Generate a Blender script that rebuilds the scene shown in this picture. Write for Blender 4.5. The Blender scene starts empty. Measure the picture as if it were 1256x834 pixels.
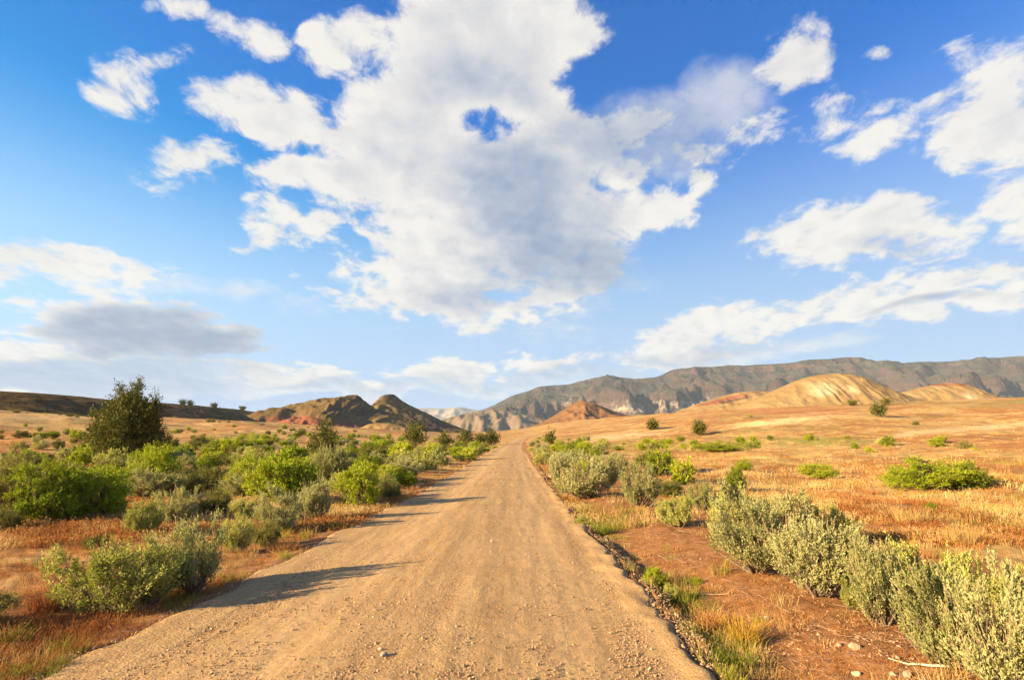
import bpy, math, random
import numpy as np
from mathutils import Vector
from bisect import bisect
rad = math.radians
C = bpy.context.scene.collection
scene = bpy.context.scene

# ------------------------------------------------------------------ camera
CAM_H = 1.7
F = 700.0 / 1256.0            # focal length in picture widths
PITCH = math.atan((546 - 417) / 700.0)
cd = bpy.data.cameras.new('camera'); cam = bpy.data.objects.new('camera', cd); C.objects.link(cam)
cd.sensor_width = 36.0; cd.lens = 36.0 * F
cd.clip_start = 0.05; cd.clip_end = 60000
cam.location = (0, 0, CAM_H); cam.rotation_euler = (rad(90) + PITCH, 0, 0)
scene.camera = cam

# ------------------------------------------------------------------ sun, exposure
SUN_EL = rad(17.0)
SUN_AZ = rad(-115.0)          # from +Y, clockwise positive: left and a little behind
SUN = Vector((math.sin(SUN_AZ) * math.cos(SUN_EL), math.cos(SUN_AZ) * math.cos(SUN_EL), math.sin(SUN_EL)))
ld = bpy.data.lights.new('sun', 'SUN'); sun = bpy.data.objects.new('sun', ld); C.objects.link(sun)
ld.energy = 5.0; ld.angle = rad(0.5); ld.color = (1.0, 0.755, 0.43)
sun.rotation_euler = SUN.to_track_quat('Z', 'Y').to_euler()
vs = scene.view_settings
scene.display_settings.display_device = 'sRGB'
vs.view_transform = 'Standard'; vs.look = 'None'; vs.exposure = 2.1; vs.gamma = 1.0; vs.use_curve_mapping = False
scene.cycles.max_bounces = 5; scene.cycles.diffuse_bounces = 3; scene.cycles.transmission_bounces = 2
scene.cycles.glossy_bounces = 1; scene.cycles.volume_bounces = 0
scene.cycles.use_denoising = True

# ------------------------------------------------------------------ node helper
class NT:
    def __init__(s, tree): s.t = tree; s.n = tree.nodes; s.l = tree.links
    def add(s, typ, props=None, ins=None, out=0):
        nd = s.n.new(typ)
        for k, v in (props or {}).items(): setattr(nd, k, v)
        for k, v in (ins or {}).items(): s.put(nd.inputs[k], v)
        return nd.outputs[out] if len(nd.outputs) else None
    def put(s, sock, v):
        if isinstance(v, bpy.types.NodeSocket): s.l.new(v, sock)
        else: sock.default_value = v
    def m(s, op, a, b=0.0, c=0.0, clamp=False):
        nd = s.n.new('ShaderNodeMath'); nd.operation = op; nd.use_clamp = clamp
        s.put(nd.inputs[0], a); s.put(nd.inputs[1], b); s.put(nd.inputs[2], c)
        return nd.outputs[0]
    def ss(s, x, a, b, lo=0.0, hi=1.0):
        return s.add('ShaderNodeMapRange', {'interpolation_type': 'SMOOTHSTEP'}, {0: x, 1: a, 2: b, 3: lo, 4: hi})
    def mix(s, f, a, b, mode='MIX'):
        nd = s.n.new('ShaderNodeMix'); nd.data_type = 'RGBA'; nd.blend_type = mode; nd.clamp_factor = True
        s.put(nd.inputs[0], f)
        for i, v in ((6, a), (7, b)):
            s.put(nd.inputs[i], v if isinstance(v, bpy.types.NodeSocket) else (*v[:3], 1.0))
        return nd.outputs[2]
    def noise(s, vec, scale, detail=4.0, rough=0.55, dist=0.0, col=False):
        return s.add('ShaderNodeTexNoise', None, {'Vector': vec, 'Scale': scale, 'Detail': detail, 'Roughness': rough, 'Distortion': dist}, 1 if col else 0)
    def ramp(s, fac, stops):
        nd = s.n.new('ShaderNodeValToRGB'); s.put(nd.inputs[0], fac)
        e = nd.color_ramp.elements
        while len(e) < len(stops): e.new(0.5)
        for q, (p, c) in zip(e, stops): q.position = p; q.color = (*c[:3], 1.0)
        return nd.outputs[0]
    def scale(s, vec, sc):
        return s.add('ShaderNodeVectorMath', {'operation': 'MULTIPLY'}, {0: vec, 1: sc})

# ------------------------------------------------------------------ picture <-> world (used to survey the place)
CP, SP = math.cos(PITCH), math.sin(PITCH)
def ray(u, v):
    x, y = (u - 628) / 700.0, (417 - v) / 700.0
    return np.array((x, CP - y * SP, SP + y * CP))
def project(x, y, z):
    z = z - CAM_H
    d = np.maximum(y * CP + z * SP, 1e-3); h = -y * SP + z * CP
    return 628 + 700 * x / d, 417 - 700 * h / d
def st(u, v):
    r = ray(u, v); return r[0] / r[1], r[2] / r[1]

# ------------------------------------------------------------------ sky
world = bpy.data.worlds.new('World'); scene.world = world; world.use_nodes = True
def build_sky():
    T = NT(world.node_tree); T.n.clear()
    geo = T.add('ShaderNodeNewGeometry', out=0)
    gen = T.add('ShaderNodeTexCoord', out=0)
    sep = T.n.new('ShaderNodeSeparateXYZ'); T.l.new(gen, sep.inputs[0])
    X, Y, Z = sep.outputs
    sky = T.add('ShaderNodeTexSky', {'sky_type': 'NISHITA', 'sun_disc': False, 'sun_elevation': SUN_EL, 'sun_rotation': -SUN_AZ,
                                     'altitude': 600.0, 'air_density': 1.0, 'dust_density': 0.3, 'ozone_density': 2.0})
    sky = T.add('ShaderNodeHueSaturation', None, {'Hue': 0.492, 'Saturation': T.ss(T.m('ADD', Z, T.m('MULTIPLY', X, 0.25)), 0.05, 0.6, 1.1, 1.8), 'Value': 1.0, 'Fac': 1.0, 'Color': sky})
    sky = T.mix(T.ss(T.m('ADD', Z, T.m('MULTIPLY', X, 0.30)), 0.12, 0.62), sky, T.mix(1.0, sky, (0.06, 0.84, 1.30), 'MULTIPLY'))
    yy = T.m('MAXIMUM', Y, 0.12)
    S = T.m('DIVIDE', X, yy); Tt = T.m('DIVIDE', Z, yy)
    front = T.ss(Y, 0.1, 0.3)
    base = T.add('ShaderNodeCombineXYZ', None, {0: S, 1: Tt, 2: 0.0})
    # cloud-layer coordinates: features shrink and flatten towards the horizon
    dz = T.m('ADD', T.m('MAXIMUM', Z, 0.0), 0.22)
    P = T.add('ShaderNodeCombineXYZ', None, {0: T.m('DIVIDE', X, dz), 1: T.m('DIVIDE', T.m('MULTIPLY', Y, 0.8), dz), 2: 0.0})
    # the outline of every bank is pushed about by noise
    wn = T.noise(P, 2.4, 2.0, 0.5, col=True)
    wv = T.add('ShaderNodeVectorMath', {'operation': 'SUBTRACT'}, {0: wn, 1: (0.5, 0.5, 0.5)})
    wv = T.add('ShaderNodeVectorMath', {'operation': 'MULTIPLY'}, {0: wv, 1: (0.16, 0.12, 0.0)})
    Q = T.add('ShaderNodeVectorMath', {'operation': 'ADD'}, {0: base, 1: wv})
    def ell(u, v, ru, rv, rot=0.0, w=1.0, src=Q):
        s0, t0 = st(u, v)
        s1, t1 = st(u + ru, v); s2, t2 = st(u, v - rv)
        ra, rb = math.hypot(s1 - s0, t1 - t0), math.hypot(s2 - s0, t2 - t0)
        nd = T.n.new('ShaderNodeMapping'); nd.vector_type = 'TEXTURE'
        T.l.new(src, nd.inputs[0])
        nd.inputs[1].default_value = (s0, t0, 0); nd.inputs[2].default_value = (0, 0, rad(rot)); nd.inputs[3].default_value = (ra, rb, 1)
        d = T.add('ShaderNodeVectorMath', {'operation': 'DOT_PRODUCT'}, {0: nd.outputs[0], 1: nd.outputs[0]}, 1)
        return T.m('MULTIPLY_ADD', d, -w, w)
    def union(lst, k=0.25, op='SMOOTH_MAX'):
        f = ell(*lst[0])
        for e in lst[1:]: f = T.m(op, f, ell(*e), k)
        return f
    M = union(BANKS)
    M = T.m('MINIMUM', M, 2.4)
    for gap in GAPS: M = T.m('SUBTRACT', M, T.m('MAXIMUM', ell(*gap), 0.0))
    # away from the picture the same kind of broken sky goes on
    gen_f = T.m('MULTIPLY_ADD', T.noise(P, 0.9, 3.0, 0.5), 5.0, -2.9)
    win = T.m('MULTIPLY', T.m('MULTIPLY', T.ss(T.m('ABSOLUTE', S), 1.25, 0.95), T.ss(Tt, 1.25, 0.86)), front)
    M = T.m('MAXIMUM', M, T.m('SUBTRACT', gen_f, T.m('MULTIPLY', win, 8.0)))
    M = T.m('MAXIMUM', M, -1.5)
    def puff(vec):
        lo = T.noise(vec, 3.6, 3.0, 0.55, 0.2); hi = T.noise(vec, 12.0, 7.0, 0.66, 0.3)
        return T.m('ADD', T.m('MULTIPLY', lo, 0.52), T.m('MULTIPLY', hi, 0.48))
    n1 = puff(P)
    off = T.add('ShaderNodeVectorMath', {'operation': 'ADD'}, {0: P, 1: (-0.035, 0.02, 0.0)})
    n2 = puff(off)
    n3 = T.noise(P, 2.2, 4.0, 0.55)
    Fd = T.m('ADD', T.m('MULTIPLY', T.m('MINIMUM', M, 2.4), 0.62), T.m('MULTIPLY_ADD', n1, 5.4, -2.7))
    dens = T.ss(Fd, -0.10, 0.58)
    # thin grey veils
    V = union(VEILS, 0.3)
    veil = T.m('MULTIPLY', T.ss(T.m('ADD', V, T.m('MULTIPLY_ADD', n1, 3.0, -1.5)), 0.0, 1.1), 0.62)
    dens = T.m('MAXIMUM', dens, veil)
    # light: warm white towards the sun, grey-blue where the bank is thick and turned away
    rel = T.m('MULTIPLY', T.m('SUBTRACT', n1, n2), 1.7)
    G = union(GREYS, 0.3)
    grey = T.ss(T.m('ADD', G, T.m('MULTIPLY_ADD', n3, 1.1, -0.55)), -0.3, 1.35)
    thick = T.ss(Fd, 0.45, 1.9)
    L = T.m('SUBTRACT', T.m('ADD', 0.98, rel), T.m('MULTIPLY', grey, 0.74))
    L = T.m('SUBTRACT', L, T.m('MULTIPLY', thick, 0.24), clamp=True)
    L = T.m('ADD', L, T.m('MULTIPLY_ADD', T.noise(P, 4.5, 4.0, 0.55), 0.55, -0.29), clamp=True)
    K = CLOUD_LEVEL
    ccol = T.ramp(L, [(0.0, (0.34 * K, 0.43 * K, 0.61 * K)), (0.35, (0.53 * K, 0.60 * K, 0.72 * K)), (0.7, (0.82 * K, 0.82 * K, 0.83 * K)), (1.0, (1.06 * K, 1.02 * K, 0.95 * K))])
    # pale air low over the land, paler towards the sun
    sk = T.add('ShaderNodeVectorMath', {'operation': 'SCALE'}, {0: sky, 3: SKY_STRENGTH})
    low = T.ss(T.m('SUBTRACT', Z, T.m('MULTIPLY', X, 0.12)), 0.52, 0.10)
    sk = T.mix(T.m('MULTIPLY', low, 0.95), sk, (0.46 * K, 0.68 * K, 1.0 * K))
    sk = T.mix(T.m('MULTIPLY', T.ss(T.m('ADD', Z, T.m('MULTIPLY', X, 0.05)), 0.125, 0.03), 0.85), sk, (0.33 * K, 0.49 * K, 0.88 * K))
    col = T.mix(T.m('MULTIPLY', dens, 0.97), sk, ccol)
    bg = T.add('ShaderNodeBackground', None, {'Color': col, 'Strength': 1.0})
    T.add('ShaderNodeOutputWorld', None, {'Surface': bg})
SKY_STRENGTH = 0.050
CLOUD_LEVEL = 0.205
BANKS = [
    (600, 40, 140, 150, 0, 2.6), (585, 180, 215, 120, 0, 3.0), (330, 135, 135, 38, -16, 1.3), (395, 205, 95, 28, 4, 1.2), (610, 275, 185, 100, 0, 2.6),
    (565, 342, 165, 56, -6, 1.8), (590, 380, 90, 30), (770, 252, 95, 30, 6, 1.1), (700, 305, 80, 62, 0, 1.6), (425, 58, 62, 40, 20, 1.1), (735, 160, 80, 48, 0, 1.0),
    (212, 17, 42, 15, -12), (298, 43, 56, 22, -14), (150, 102, 40, 44, 20, .9), (202, 73, 50, 18, 10, .9), (230, 197, 74, 34, 5), (334, 262, 44, 32, 15),
    (378, 43, 20, 14), (392, 277, 40, 20), (970, 62, 54, 34, 42, .9), (945, 152, 48, 24, 28), (1050, 152, 98, 44, 8, 1.1), (1150, 118, 18, 28, -20, .8), (865, 182, 50, 15, 0, .7),
    (1222, 142, 112, 84, 44, 1.3), (1248, 232, 60, 80), (1036, 277, 104, 42, 12, 1.1), (1125, 285, 90, 34, -2), (1196, 88, 28, 16, 10), (1075, 58, 24, 12), (775, 210, 22, 12), (865, 217, 22, 12, 30),
    (1120, 352, 210, 36, 9, 1.2), (900, 398, 170, 32, 15, 1.1), (780, 436, 140, 22, 6, 1.1), (1225, 374, 60, 17), (1132, 394, 32, 12), (655, 380, 30, 13),
    (50, 330, 190, 26, -5), (150, 402, 170, 44, -7, 1.9), (225, 410, 100, 32, -8, 2.2), (30, 420, 130, 30, 5, 1.1), (330, 462, 160, 13, -3, 1.2), (540, 456, 130, 15, 2, 1.3), (700, 447, 120, 12, 4, 1.2), (70, 492, 120, 8),
]
VEILS = [(790, 165, 130, 66, 5, 1.2), (890, 120, 70, 60, 30, .9), (640, 472, 260, 20, 0, 1.0), (100, 462, 280, 36, 0, 1.6), (380, 478, 260, 16, 0, 1.2), (960, 428, 160, 18, 8), (220, 350, 220, 24, -5, .8), (640, 300, 180, 120)]
GAPS = [(597, 160, 64, 44, 8, 2.3), (712, 95, 60, 50, 20, 1.6), (410, 178, 50, 18, -12, 1.4)]
GREYS = [(655, 240, 130, 80, -25, .95), (790, 165, 140, 60, 0, 1.1), (690, 325, 120, 58, 0, 1.3), (570, 105, 120, 45, 0, .55), (600, 370, 120, 26, 0, .7), (200, 412, 170, 40, -8, 2.2), (100, 462, 260, 34, 0, 1.5),
         (430, 476, 180, 9, 0, .8), (1090, 302, 70, 16, 0, .7), (690, 468, 220, 18, 0, .9), (1140, 374, 110, 10, 5, .8), (870, 432, 160, 14, 8, .7)]
build_sky()
# ------------------------------------------------------------------ numpy noise
_rs = np.random.RandomState(7)
_PERM = _rs.permutation(512); _GA = _rs.rand(512) * 2 * np.pi
_GX, _GY = np.cos(_GA), np.sin(_GA)
def pnoise(x, y):
    x = np.asarray(x, float); y = np.asarray(y, float)
    xi = np.floor(x).astype(np.int64); yi = np.floor(y).astype(np.int64)
    xf, yf = x - xi, y - yi
    u = xf * xf * xf * (xf * (xf * 6 - 15) + 10); v = yf * yf * yf * (yf * (yf * 6 - 15) + 10)
    def g(ix, iy, dx, dy):
        h = _PERM[(_PERM[ix & 511] + iy) & 511]
        return _GX[h] * dx + _GY[h] * dy
    a = g(xi, yi, xf, yf); b = g(xi + 1, yi, xf - 1, yf); c = g(xi, yi + 1, xf, yf - 1); d = g(xi + 1, yi + 1, xf - 1, yf - 1)
    return ((a + u * (b - a)) + v * ((c + u * (d - c)) - (a + u * (b - a)))) * 1.5
def fbm(x, y, oct=4, gain=0.5):
    s, a = 0.0, 1.0
    for i in range(oct):
        s = s + a * pnoise(x * 2 ** i + 17.3 * i, y * 2 ** i - 9.1 * i); a *= gain
    return s
def ridged(x, y, oct=4, gain=0.5):
    s, a, t = 0.0, 1.0, 0.0
    for i in range(oct):
        s = s + a * (1 - np.abs(pnoise(x * 2 ** i + 31.7 * i, y * 2 ** i + 5.3 * i))) ** 2; t += a; a *= gain
    return s / t
def sstep(x, a, b):
    t = np.clip((x - a) / (b - a), 0, 1); return t * t * (3 - 2 * t)

# ------------------------------------------------------------------ mesh and tagging helpers
def tag(o, label=None, cat=None, group=None, kind=None):
    for k, v in (('label', label), ('category', cat), ('group', group), ('kind', kind)):
        if v: o[k] = v
    return o
def mesh_np(name, V, polys, mats=(), smooth=False, attrs=None, mat_idx=None):
    """V (n,3); polys: list of (m,k) int arrays."""
    me = bpy.data.meshes.new(name)
    V = np.asarray(V, np.float32)
    me.vertices.add(len(V)); me.vertices.foreach_set('co', V.ravel())
    loops = np.concatenate([p.ravel() for p in polys]).astype(np.int32)
    tot = np.concatenate([np.full(len(p), p.shape[1], np.int32) for p in polys])
    start = np.concatenate(([0], np.cumsum(tot)[:-1])).astype(np.int32)
    me.loops.add(len(loops)); me.loops.foreach_set('vertex_index', loops)
    me.polygons.add(len(tot)); me.polygons.foreach_set('loop_start', start)
    try: me.polygons.foreach_set('loop_total', tot)
    except Exception: pass
    if mat_idx is not None: me.polygons.foreach_set('material_index', np.asarray(mat_idx, np.int32))
    me.polygons.foreach_set('use_smooth', np.full(len(tot), bool(smooth)))
    for k, a in (attrs or {}).items():
        at = me.attributes.new(k, 'FLOAT', 'POINT'); at.data.foreach_set('value', np.asarray(a, np.float32))
    for m in mats: me.materials.append(m)
    me.update(calc_edges=True); me.validate()
    return me
def link(name, me, parent=None):
    o = bpy.data.objects.new(name, me); C.objects.link(o)
    if parent: o.parent = parent
    return o
def grid_faces(nr, nc, wrap=False):
    i = np.arange(nr * nc).reshape(nr, nc)
    f = np.stack([i[:-1, :-1], i[:-1, 1:], i[1:, 1:], i[1:, :-1]], -1).reshape(-1, 4)
    if wrap:
        g = np.stack([i[:-1, -1], i[:-1, 0], i[1:, 0], i[1:, -1]], -1).reshape(-1, 4)
        f = np.concatenate([f, g])
    return f

# ------------------------------------------------------------------ the lie of the land
ROAD_L, ROAD_R = -3.47, 1.58
def road_shift(y):
    t = np.maximum(np.asarray(y, float) - 45, 0)
    return 0.004 * y + 9.0 * (t / 260) ** 2 + 26.0 * (np.maximum(t - 190, 0) / 160) ** 2
def road_out(x, y):
    """metres outside the road's edge (negative on the road), and which side (+1 right)"""
    s = road_shift(y); e = 0.13 * pnoise(y * 0.9, 3.1) + 0.12 * pnoise(y * 0.23, 8.2) + 0.06 * pnoise(y * 2.7, 1.7)
    l = (ROAD_L + s + e) - x; r = x - (ROAD_R + s + e * 0.6 + 0.07 * pnoise(y * 3.1, 11.0) + 0.03 * pnoise(y * 8.3, 5.0))
    return np.maximum(l, r), np.where(l > r, -1.0, 1.0)
_U = [-700, -300, 0, 150, 300, 380, 450, 520, 570, 610, 650, 690, 760, 850, 950, 1050, 1150, 1256, 1500, 2000]
_V = [520, 505, 503, 512, 516, 521, 525, 529, 531, 529, 524, 517, 510.5, 504, 500, 496, 492, 486, 478, 500]
_R = [240, 240, 240, 250, 280, 290, 330, 420, 540, 620, 640, 620, 500, 400, 340, 330, 340, 360, 360, 360]
_az = np.array([math.degrees(math.atan2(*ray(u, v)[:2])) for u, v in zip(_U, _V)])
_tt = np.array([ray(u, v)[2] / math.hypot(*ray(u, v)[:2]) for u, v in zip(_U, _V)])
_fa = np.linspace(-180, 180, 1441)
_ft = np.interp(_fa, np.concatenate(([-180, -110], _az, [110, 180])), np.concatenate(([0, 0], _tt, [0, 0])))
_fr = np.interp(_fa, np.concatenate(([-180, -110], _az, [110, 180])), np.concatenate(([300, 300], _R, [300, 300])))
_k = np.exp(-np.linspace(-2, 2, 17) ** 2); _k /= _k.sum()
_ft = np.convolve(np.pad(_ft, 8, 'edge'), _k, 'valid'); _fr = np.convolve(np.pad(_fr, 8, 'edge'), _k, 'valid')
def G(x, y, fine=True):
    x = np.asarray(x, float); y = np.asarray(y, float)
    r = np.hypot(x, y); a = np.degrees(np.arctan2(x, y))
    T = np.interp(a, _fa, _ft); R = np.interp(a, _fa, _fr)
    zc = CAM_H + T * R
    t = np.clip((r - 22) / (R - 22), 0, None)
    ts = np.minimum(t, 1.0)
    z = zc * (0.35 * ts + 0.65 * ts ** 1.7)
    z = z + np.maximum(r - R, 0) * np.maximum(T, 0) * 0.5
    out, side = road_out(x, y)
    off = sstep(out, 0.3, 2.5)
    roll = 0.30 * fbm(x / 9.0, y / 9.0, 2) * sstep(out, 1.0, 10.0)
    roll = roll + np.where(r > 40, 1.0, 0.0) * sstep(r, 40, 180) * sstep(out, 6, 60) * (1.6 * fbm(x / 55.0 + 4, y / 34.0, 3)) * (1 - sstep(r, 230, 300) * 0.7)
    z = z + roll
    if fine:
        z = z + off * (0.05 * fbm(x / 1.1, y / 1.1, 3) + 0.018 * fbm(x / 0.22, y / 0.22, 2)) * (1 - sstep(r, 60, 200))
    # ditch beside the right edge, a soft shoulder on the left
    dit = np.where(side > 0, -(0.11 + 0.07 * (1 - sstep(y, 6, 16))) * sstep(out, -0.02, 0.2) * (1 - 0.85 * sstep(out, 0.35, 1.6)), -0.07 * sstep(out, 0.0, 0.5) * (1 - sstep(out, 0.6, 2.5)))
    dit = dit * (1 - sstep(r, 90, 160))
    z = z + dit - 0.09 * np.where(side > 0, sstep(-out, -0.01, 0.05), sstep(-out, -0.25, 0.15))
    return z
def road_z(x, y):
    out, side = road_out(x, y)
    T0 = G(x * 0 - 0.9 + road_shift(y), y, False) + 0.09 + 0.004
    c = 0.05 * sstep(-out, 0.0, 2.2)
    return T0 - 0.015 + c
def gp(u, v, far=400.0):
    """point of the land seen at a picture position"""
    d = ray(u, v); r = np.geomspace(2.0, far, 3000)
    k = r / math.hypot(d[0], d[1])
    z = CAM_H + d[2] * k
    hit = np.nonzero(G(d[0] * k, d[1] * k, False) > z)[0]
    i = hit[0] if len(hit) else len(r) - 1
    x, y = d[0] * k[i], d[1] * k[i]
    return x, y, float(G(x, y))

# ------------------------------------------------------------------ material helper
def new_mat(name):
    m = bpy.data.materials.new(name); m.use_nodes = True; T = NT(m.node_tree); T.n.clear()
    return m, T
def finish(T, col, rough=0.9, bump=None, strength=0.3, dist=0.02, spec=0.2):
    ins = {'Base Color': col, 'Roughness': rough, 'Specular IOR Level': spec}
    if bump is not None:
        ins['Normal'] = T.add('ShaderNodeBump', None, {'Height': bump, 'Strength': strength, 'Distance': dist})
    b = T.add('ShaderNodeBsdfPrincipled', None, ins)
    T.add('ShaderNodeOutputMaterial', None, {'Surface': b})
def attr(T, name): return T.add('ShaderNodeAttribute', {'attribute_name': name}, None, 2)

# ------------------------------------------------------------------ ground
def ground_material():
    m, T = new_mat('dry_ground')
    pos = T.add('ShaderNodeNewGeometry', None, None, 0)
    big = T.noise(pos, 0.05, 5.0, 0.68); mid = T.noise(pos, 0.42, 5.0, 0.62); fine = T.noise(pos, 7.0, 6.0, 0.65)
    grit = T.noise(pos, 60.0, 3.0, 0.7)
    tuft = T.noise(pos, 2.6, 4.0, 0.7)
    soil = T.ramp(fine, [(0.25, (0.17, 0.070, 0.024)), (0.5, (0.285, 0.13, 0.046)), (0.75, (0.40, 0.22, 0.095))])
    soil = T.mix(T.ss(grit, 0.58, 0.72), soil, (0.50, 0.34, 0.20))
    soil = T.mix(T.ss(grit, 0.40, 0.28), soil, (0.16, 0.075, 0.03))
    straw = T.ramp(tuft, [(0.2, (0.27, 0.155, 0.05)), (0.5, (0.42, 0.275, 0.098)), (0.8, (0.53, 0.385, 0.175))])
    red = T.ramp(tuft, [(0.2, (0.18, 0.075, 0.024)), (0.55, (0.32, 0.15, 0.048)), (0.85, (0.44, 0.26, 0.10))])
    w = T.m('ADD', T.m('MULTIPLY', big, 0.9), T.m('MULTIPLY', mid, 0.75))
    field = T.mix(T.ss(w, 0.74, 0.90), red, straw)
    speck = T.noise(pos, 0.9, 5.0, 0.72); speck2 = T.noise(pos, 0.5, 5.0, 0.75)
    field = T.mix(T.m('MULTIPLY', T.ss(speck, 0.56, 0.66), 0.7), field, (0.20, 0.085, 0.027))
    field = T.mix(T.m('MULTIPLY', T.ss(speck2, 0.60, 0.68), 0.75), field, (0.15, 0.135, 0.034))
    field = T.mix(T.m('MULTIPLY', T.ss(T.noise(pos, 0.028, 5.0, 0.7), 0.52, 0.66), 0.55), field, (0.19, 0.155, 0.04))
    gr = attr(T, 'green')
    field = T.mix(T.m('MULTIPLY', T.ss(T.m('ADD', gr, T.m('MULTIPLY_ADD', mid, 1.2, -0.6)), 0.25, 0.9), 0.8), field, (0.21, 0.215, 0.045))
    field = T.mix(T.m('MULTIPLY', T.ss(T.m('ADD', attr(T, 'pale'), T.m('MULTIPLY_ADD', mid, 1.0, -0.5)), 0.3, 0.9), 0.8), field, (0.56, 0.40, 0.205))
    bare = attr(T, 'bare')
    f = T.ss(T.m('ADD', bare, T.m('MULTIPLY_ADD', mid, 0.9, -0.45)), 0.30, 0.62)
    col = T.mix(f, field, soil)
    col = T.mix(T.m('MULTIPLY', T.ss(T.noise(pos, 1.3, 6.0, 0.7), 0.50, 0.68), 0.55), col, (0.19, 0.085, 0.03))
    col = T.mix(T.m('MULTIPLY', attr(T, 'redsoil'), 0.85), col, (0.32, 0.115, 0.04))
    h = T.m('ADD', T.m('MULTIPLY', fine, 0.6), T.m('MULTIPLY', grit, 0.35))
    h = T.m('ADD', h, T.m('MULTIPLY', tuft, 0.8))
    finish(T, col, 0.95, h, 1.0, 0.07, 0.1)
    return m
def blob(u, v, cu, cv, ru, rv, rot=0.0):
    c, s = math.cos(rad(rot)), math.sin(rad(rot))
    du, dv = u - cu, -(v - cv)
    return np.exp(-((du * c + dv * s) / ru) ** 2 - ((-du * s + dv * c) / rv) ** 2)
def build_ground():
    az = np.concatenate([np.linspace(-180, -56, 42)[:-1], np.linspace(-56, 56, 780), np.linspace(56, 180, 42)[1:-1]])
    rr = np.concatenate([np.geomspace(0.6, 2.6, 10)[:-1], np.geomspace(2.6, 420, 330)[:-1], np.geomspace(420, 12500, 60)])
    A, R = np.meshgrid(np.radians(az), rr)
    x, y = R * np.sin(A), R * np.cos(A)
    z = G(x, y)
    u, v = project(x, y, z)
    out, side = road_out(x, y)
    rd = np.hypot(x, y)
    fr = (y > 1)
    # bare soil beside the right edge and near the road, grass cover farther out
    bare = np.where(side > 0, 1.0 - sstep(out, 2.2, 6.5) * 0.85, 0.75 - sstep(out, 0.2, 1.2) * 0.55) * (1 - sstep(rd, 30, 90) * 0.9)
    bare = np.maximum(bare, sstep(-out, -0.3, 0.1))
    green = fr * (0.9 * blob(u, v, 1010, 541, 95, 7) + 0.7 * blob(u, v, 790, 548, 110, 10) + 0.5 * blob(u, v, 1256, 590, 60, 30) + 0.7 * blob(u, v, 1256, 492, 80, 5, 5) + 0.4 * blob(u, v, 180, 530, 160, 8))
    pale = fr * (1.0 * blob(u, v, 1225, 523, 70, 4.5, 5) + 0.9 * blob(u, v, 960, 517, 90, 6, 6) + 0.8 * blob(u, v, 1110, 533, 60, 5, 8) + 0.9 * blob(u, v, 760, 535, 70, 5, 4) + .7 * blob(u, v, 345, 528, 70, 4) + .6 * blob(u, v, 60, 512, 90, 5))
    reds = fr * (0.6 * blob(u, v, 950, 503, 110, 5) + 0.6 * blob(u, v, 40, 540, 90, 12) + 0.4 * blob(u, v, 1180, 545, 90, 9))
    me = mesh_np('ground', np.stack([x, y, z], -1).reshape(-1, 3), [grid_faces(len(rr), len(az), True)[:, ::-1]], [ground_material()], True,
                 {'bare': bare.ravel(), 'green': green.ravel(), 'pale': pale.ravel(), 'redsoil': reds.ravel()})
    o = link('ground', me); tag(o, kind='structure')
build_ground()

# ------------------------------------------------------------------ road
def road_material():
    m, T = new_mat('gravel_road')
    pos = T.add('ShaderNodeNewGeometry', None, None, 0)
    lane = attr(T, 'lane')
    stretch = T.scale(pos, (1.0, 0.05, 1.0))
    streak = T.noise(stretch, 5.0, 5.0, 0.6); streak2 = T.noise(stretch, 22.0, 3.0, 0.6)
    patch = T.noise(pos, 0.7, 4.0, 0.6); fine = T.noise(pos, 24.0, 5.0, 0.7); grit = T.noise(pos, 85.0, 3.0, 0.75)
    vor = T.add('ShaderNodeTexVoronoi', None, {'Vector': pos, 'Scale': 42.0, 'Randomness': 1.0})
    vcol = T.add('ShaderNodeTexVoronoi', None, {'Vector': pos, 'Scale': 42.0, 'Randomness': 1.0}, 1)
    base = T.ramp(T.m('ADD', T.m('MULTIPLY', streak, 0.6), T.m('MULTIPLY', patch, 0.4)), [(0.3, (0.29, 0.170, 0.068)), (0.5, (0.38, 0.237, 0.098)), (0.7, (0.46, 0.305, 0.138))])
    base = T.mix(T.m('MULTIPLY', T.ss(streak2, 0.42, 0.7), 0.35), base, (0.50, 0.34, 0.17))
    base = T.mix(T.m('MULTIPLY', T.ss(T.noise(pos, 0.28, 4.0, 0.6), 0.45, 0.7), 0.35), base, (0.25, 0.14, 0.06))
    track = T.ss(lane, 0.45, 0.05)
    base = T.mix(T.m('MULTIPLY', track, 0.45), base, (0.50, 0.33, 0.155))
    base = T.mix(T.m('MULTIPLY', T.ss(fine, 0.52, 0.30), 0.55), base, (0.22, 0.115, 0.05))
    base = T.mix(T.m('MULTIPLY', T.ss(grit, 0.55, 0.75), 0.5), base, (0.54, 0.39, 0.23))
    peb = T.mix(0.5, base, T.ramp(T.m('FRACT', T.m('MULTIPLY', T.add('ShaderNodeSeparateXYZ', None, {0: vcol}, 0), 3.7)), [(0.0, (0.17, 0.10, 0.045)), (0.5, (0.36, 0.225, 0.10)), (1.0, (0.56, 0.40, 0.22))]))
    loose = T.m('MULTIPLY', T.ss(T.m('ADD', lane, T.m('MULTIPLY_ADD', patch, 1.2, -0.6)), 0.2, 0.8), 0.5)
    col = T.mix(loose, base, peb)
    h = T.m('ADD', T.m('MULTIPLY', fine, 0.5), T.m('MULTIPLY', grit, 0.35))
    h = T.m('ADD', h, T.m('MULTIPLY', T.m('SUBTRACT', 0.6, vor), T.m('MULTIPLY_ADD', lane, 0.28, 0.02)))
    h = T.m('ADD', h, T.m('MULTIPLY', streak2, 0.25))
    finish(T, col, 0.95, h, 1.0, 0.015, 0.1)
    return m
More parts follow.
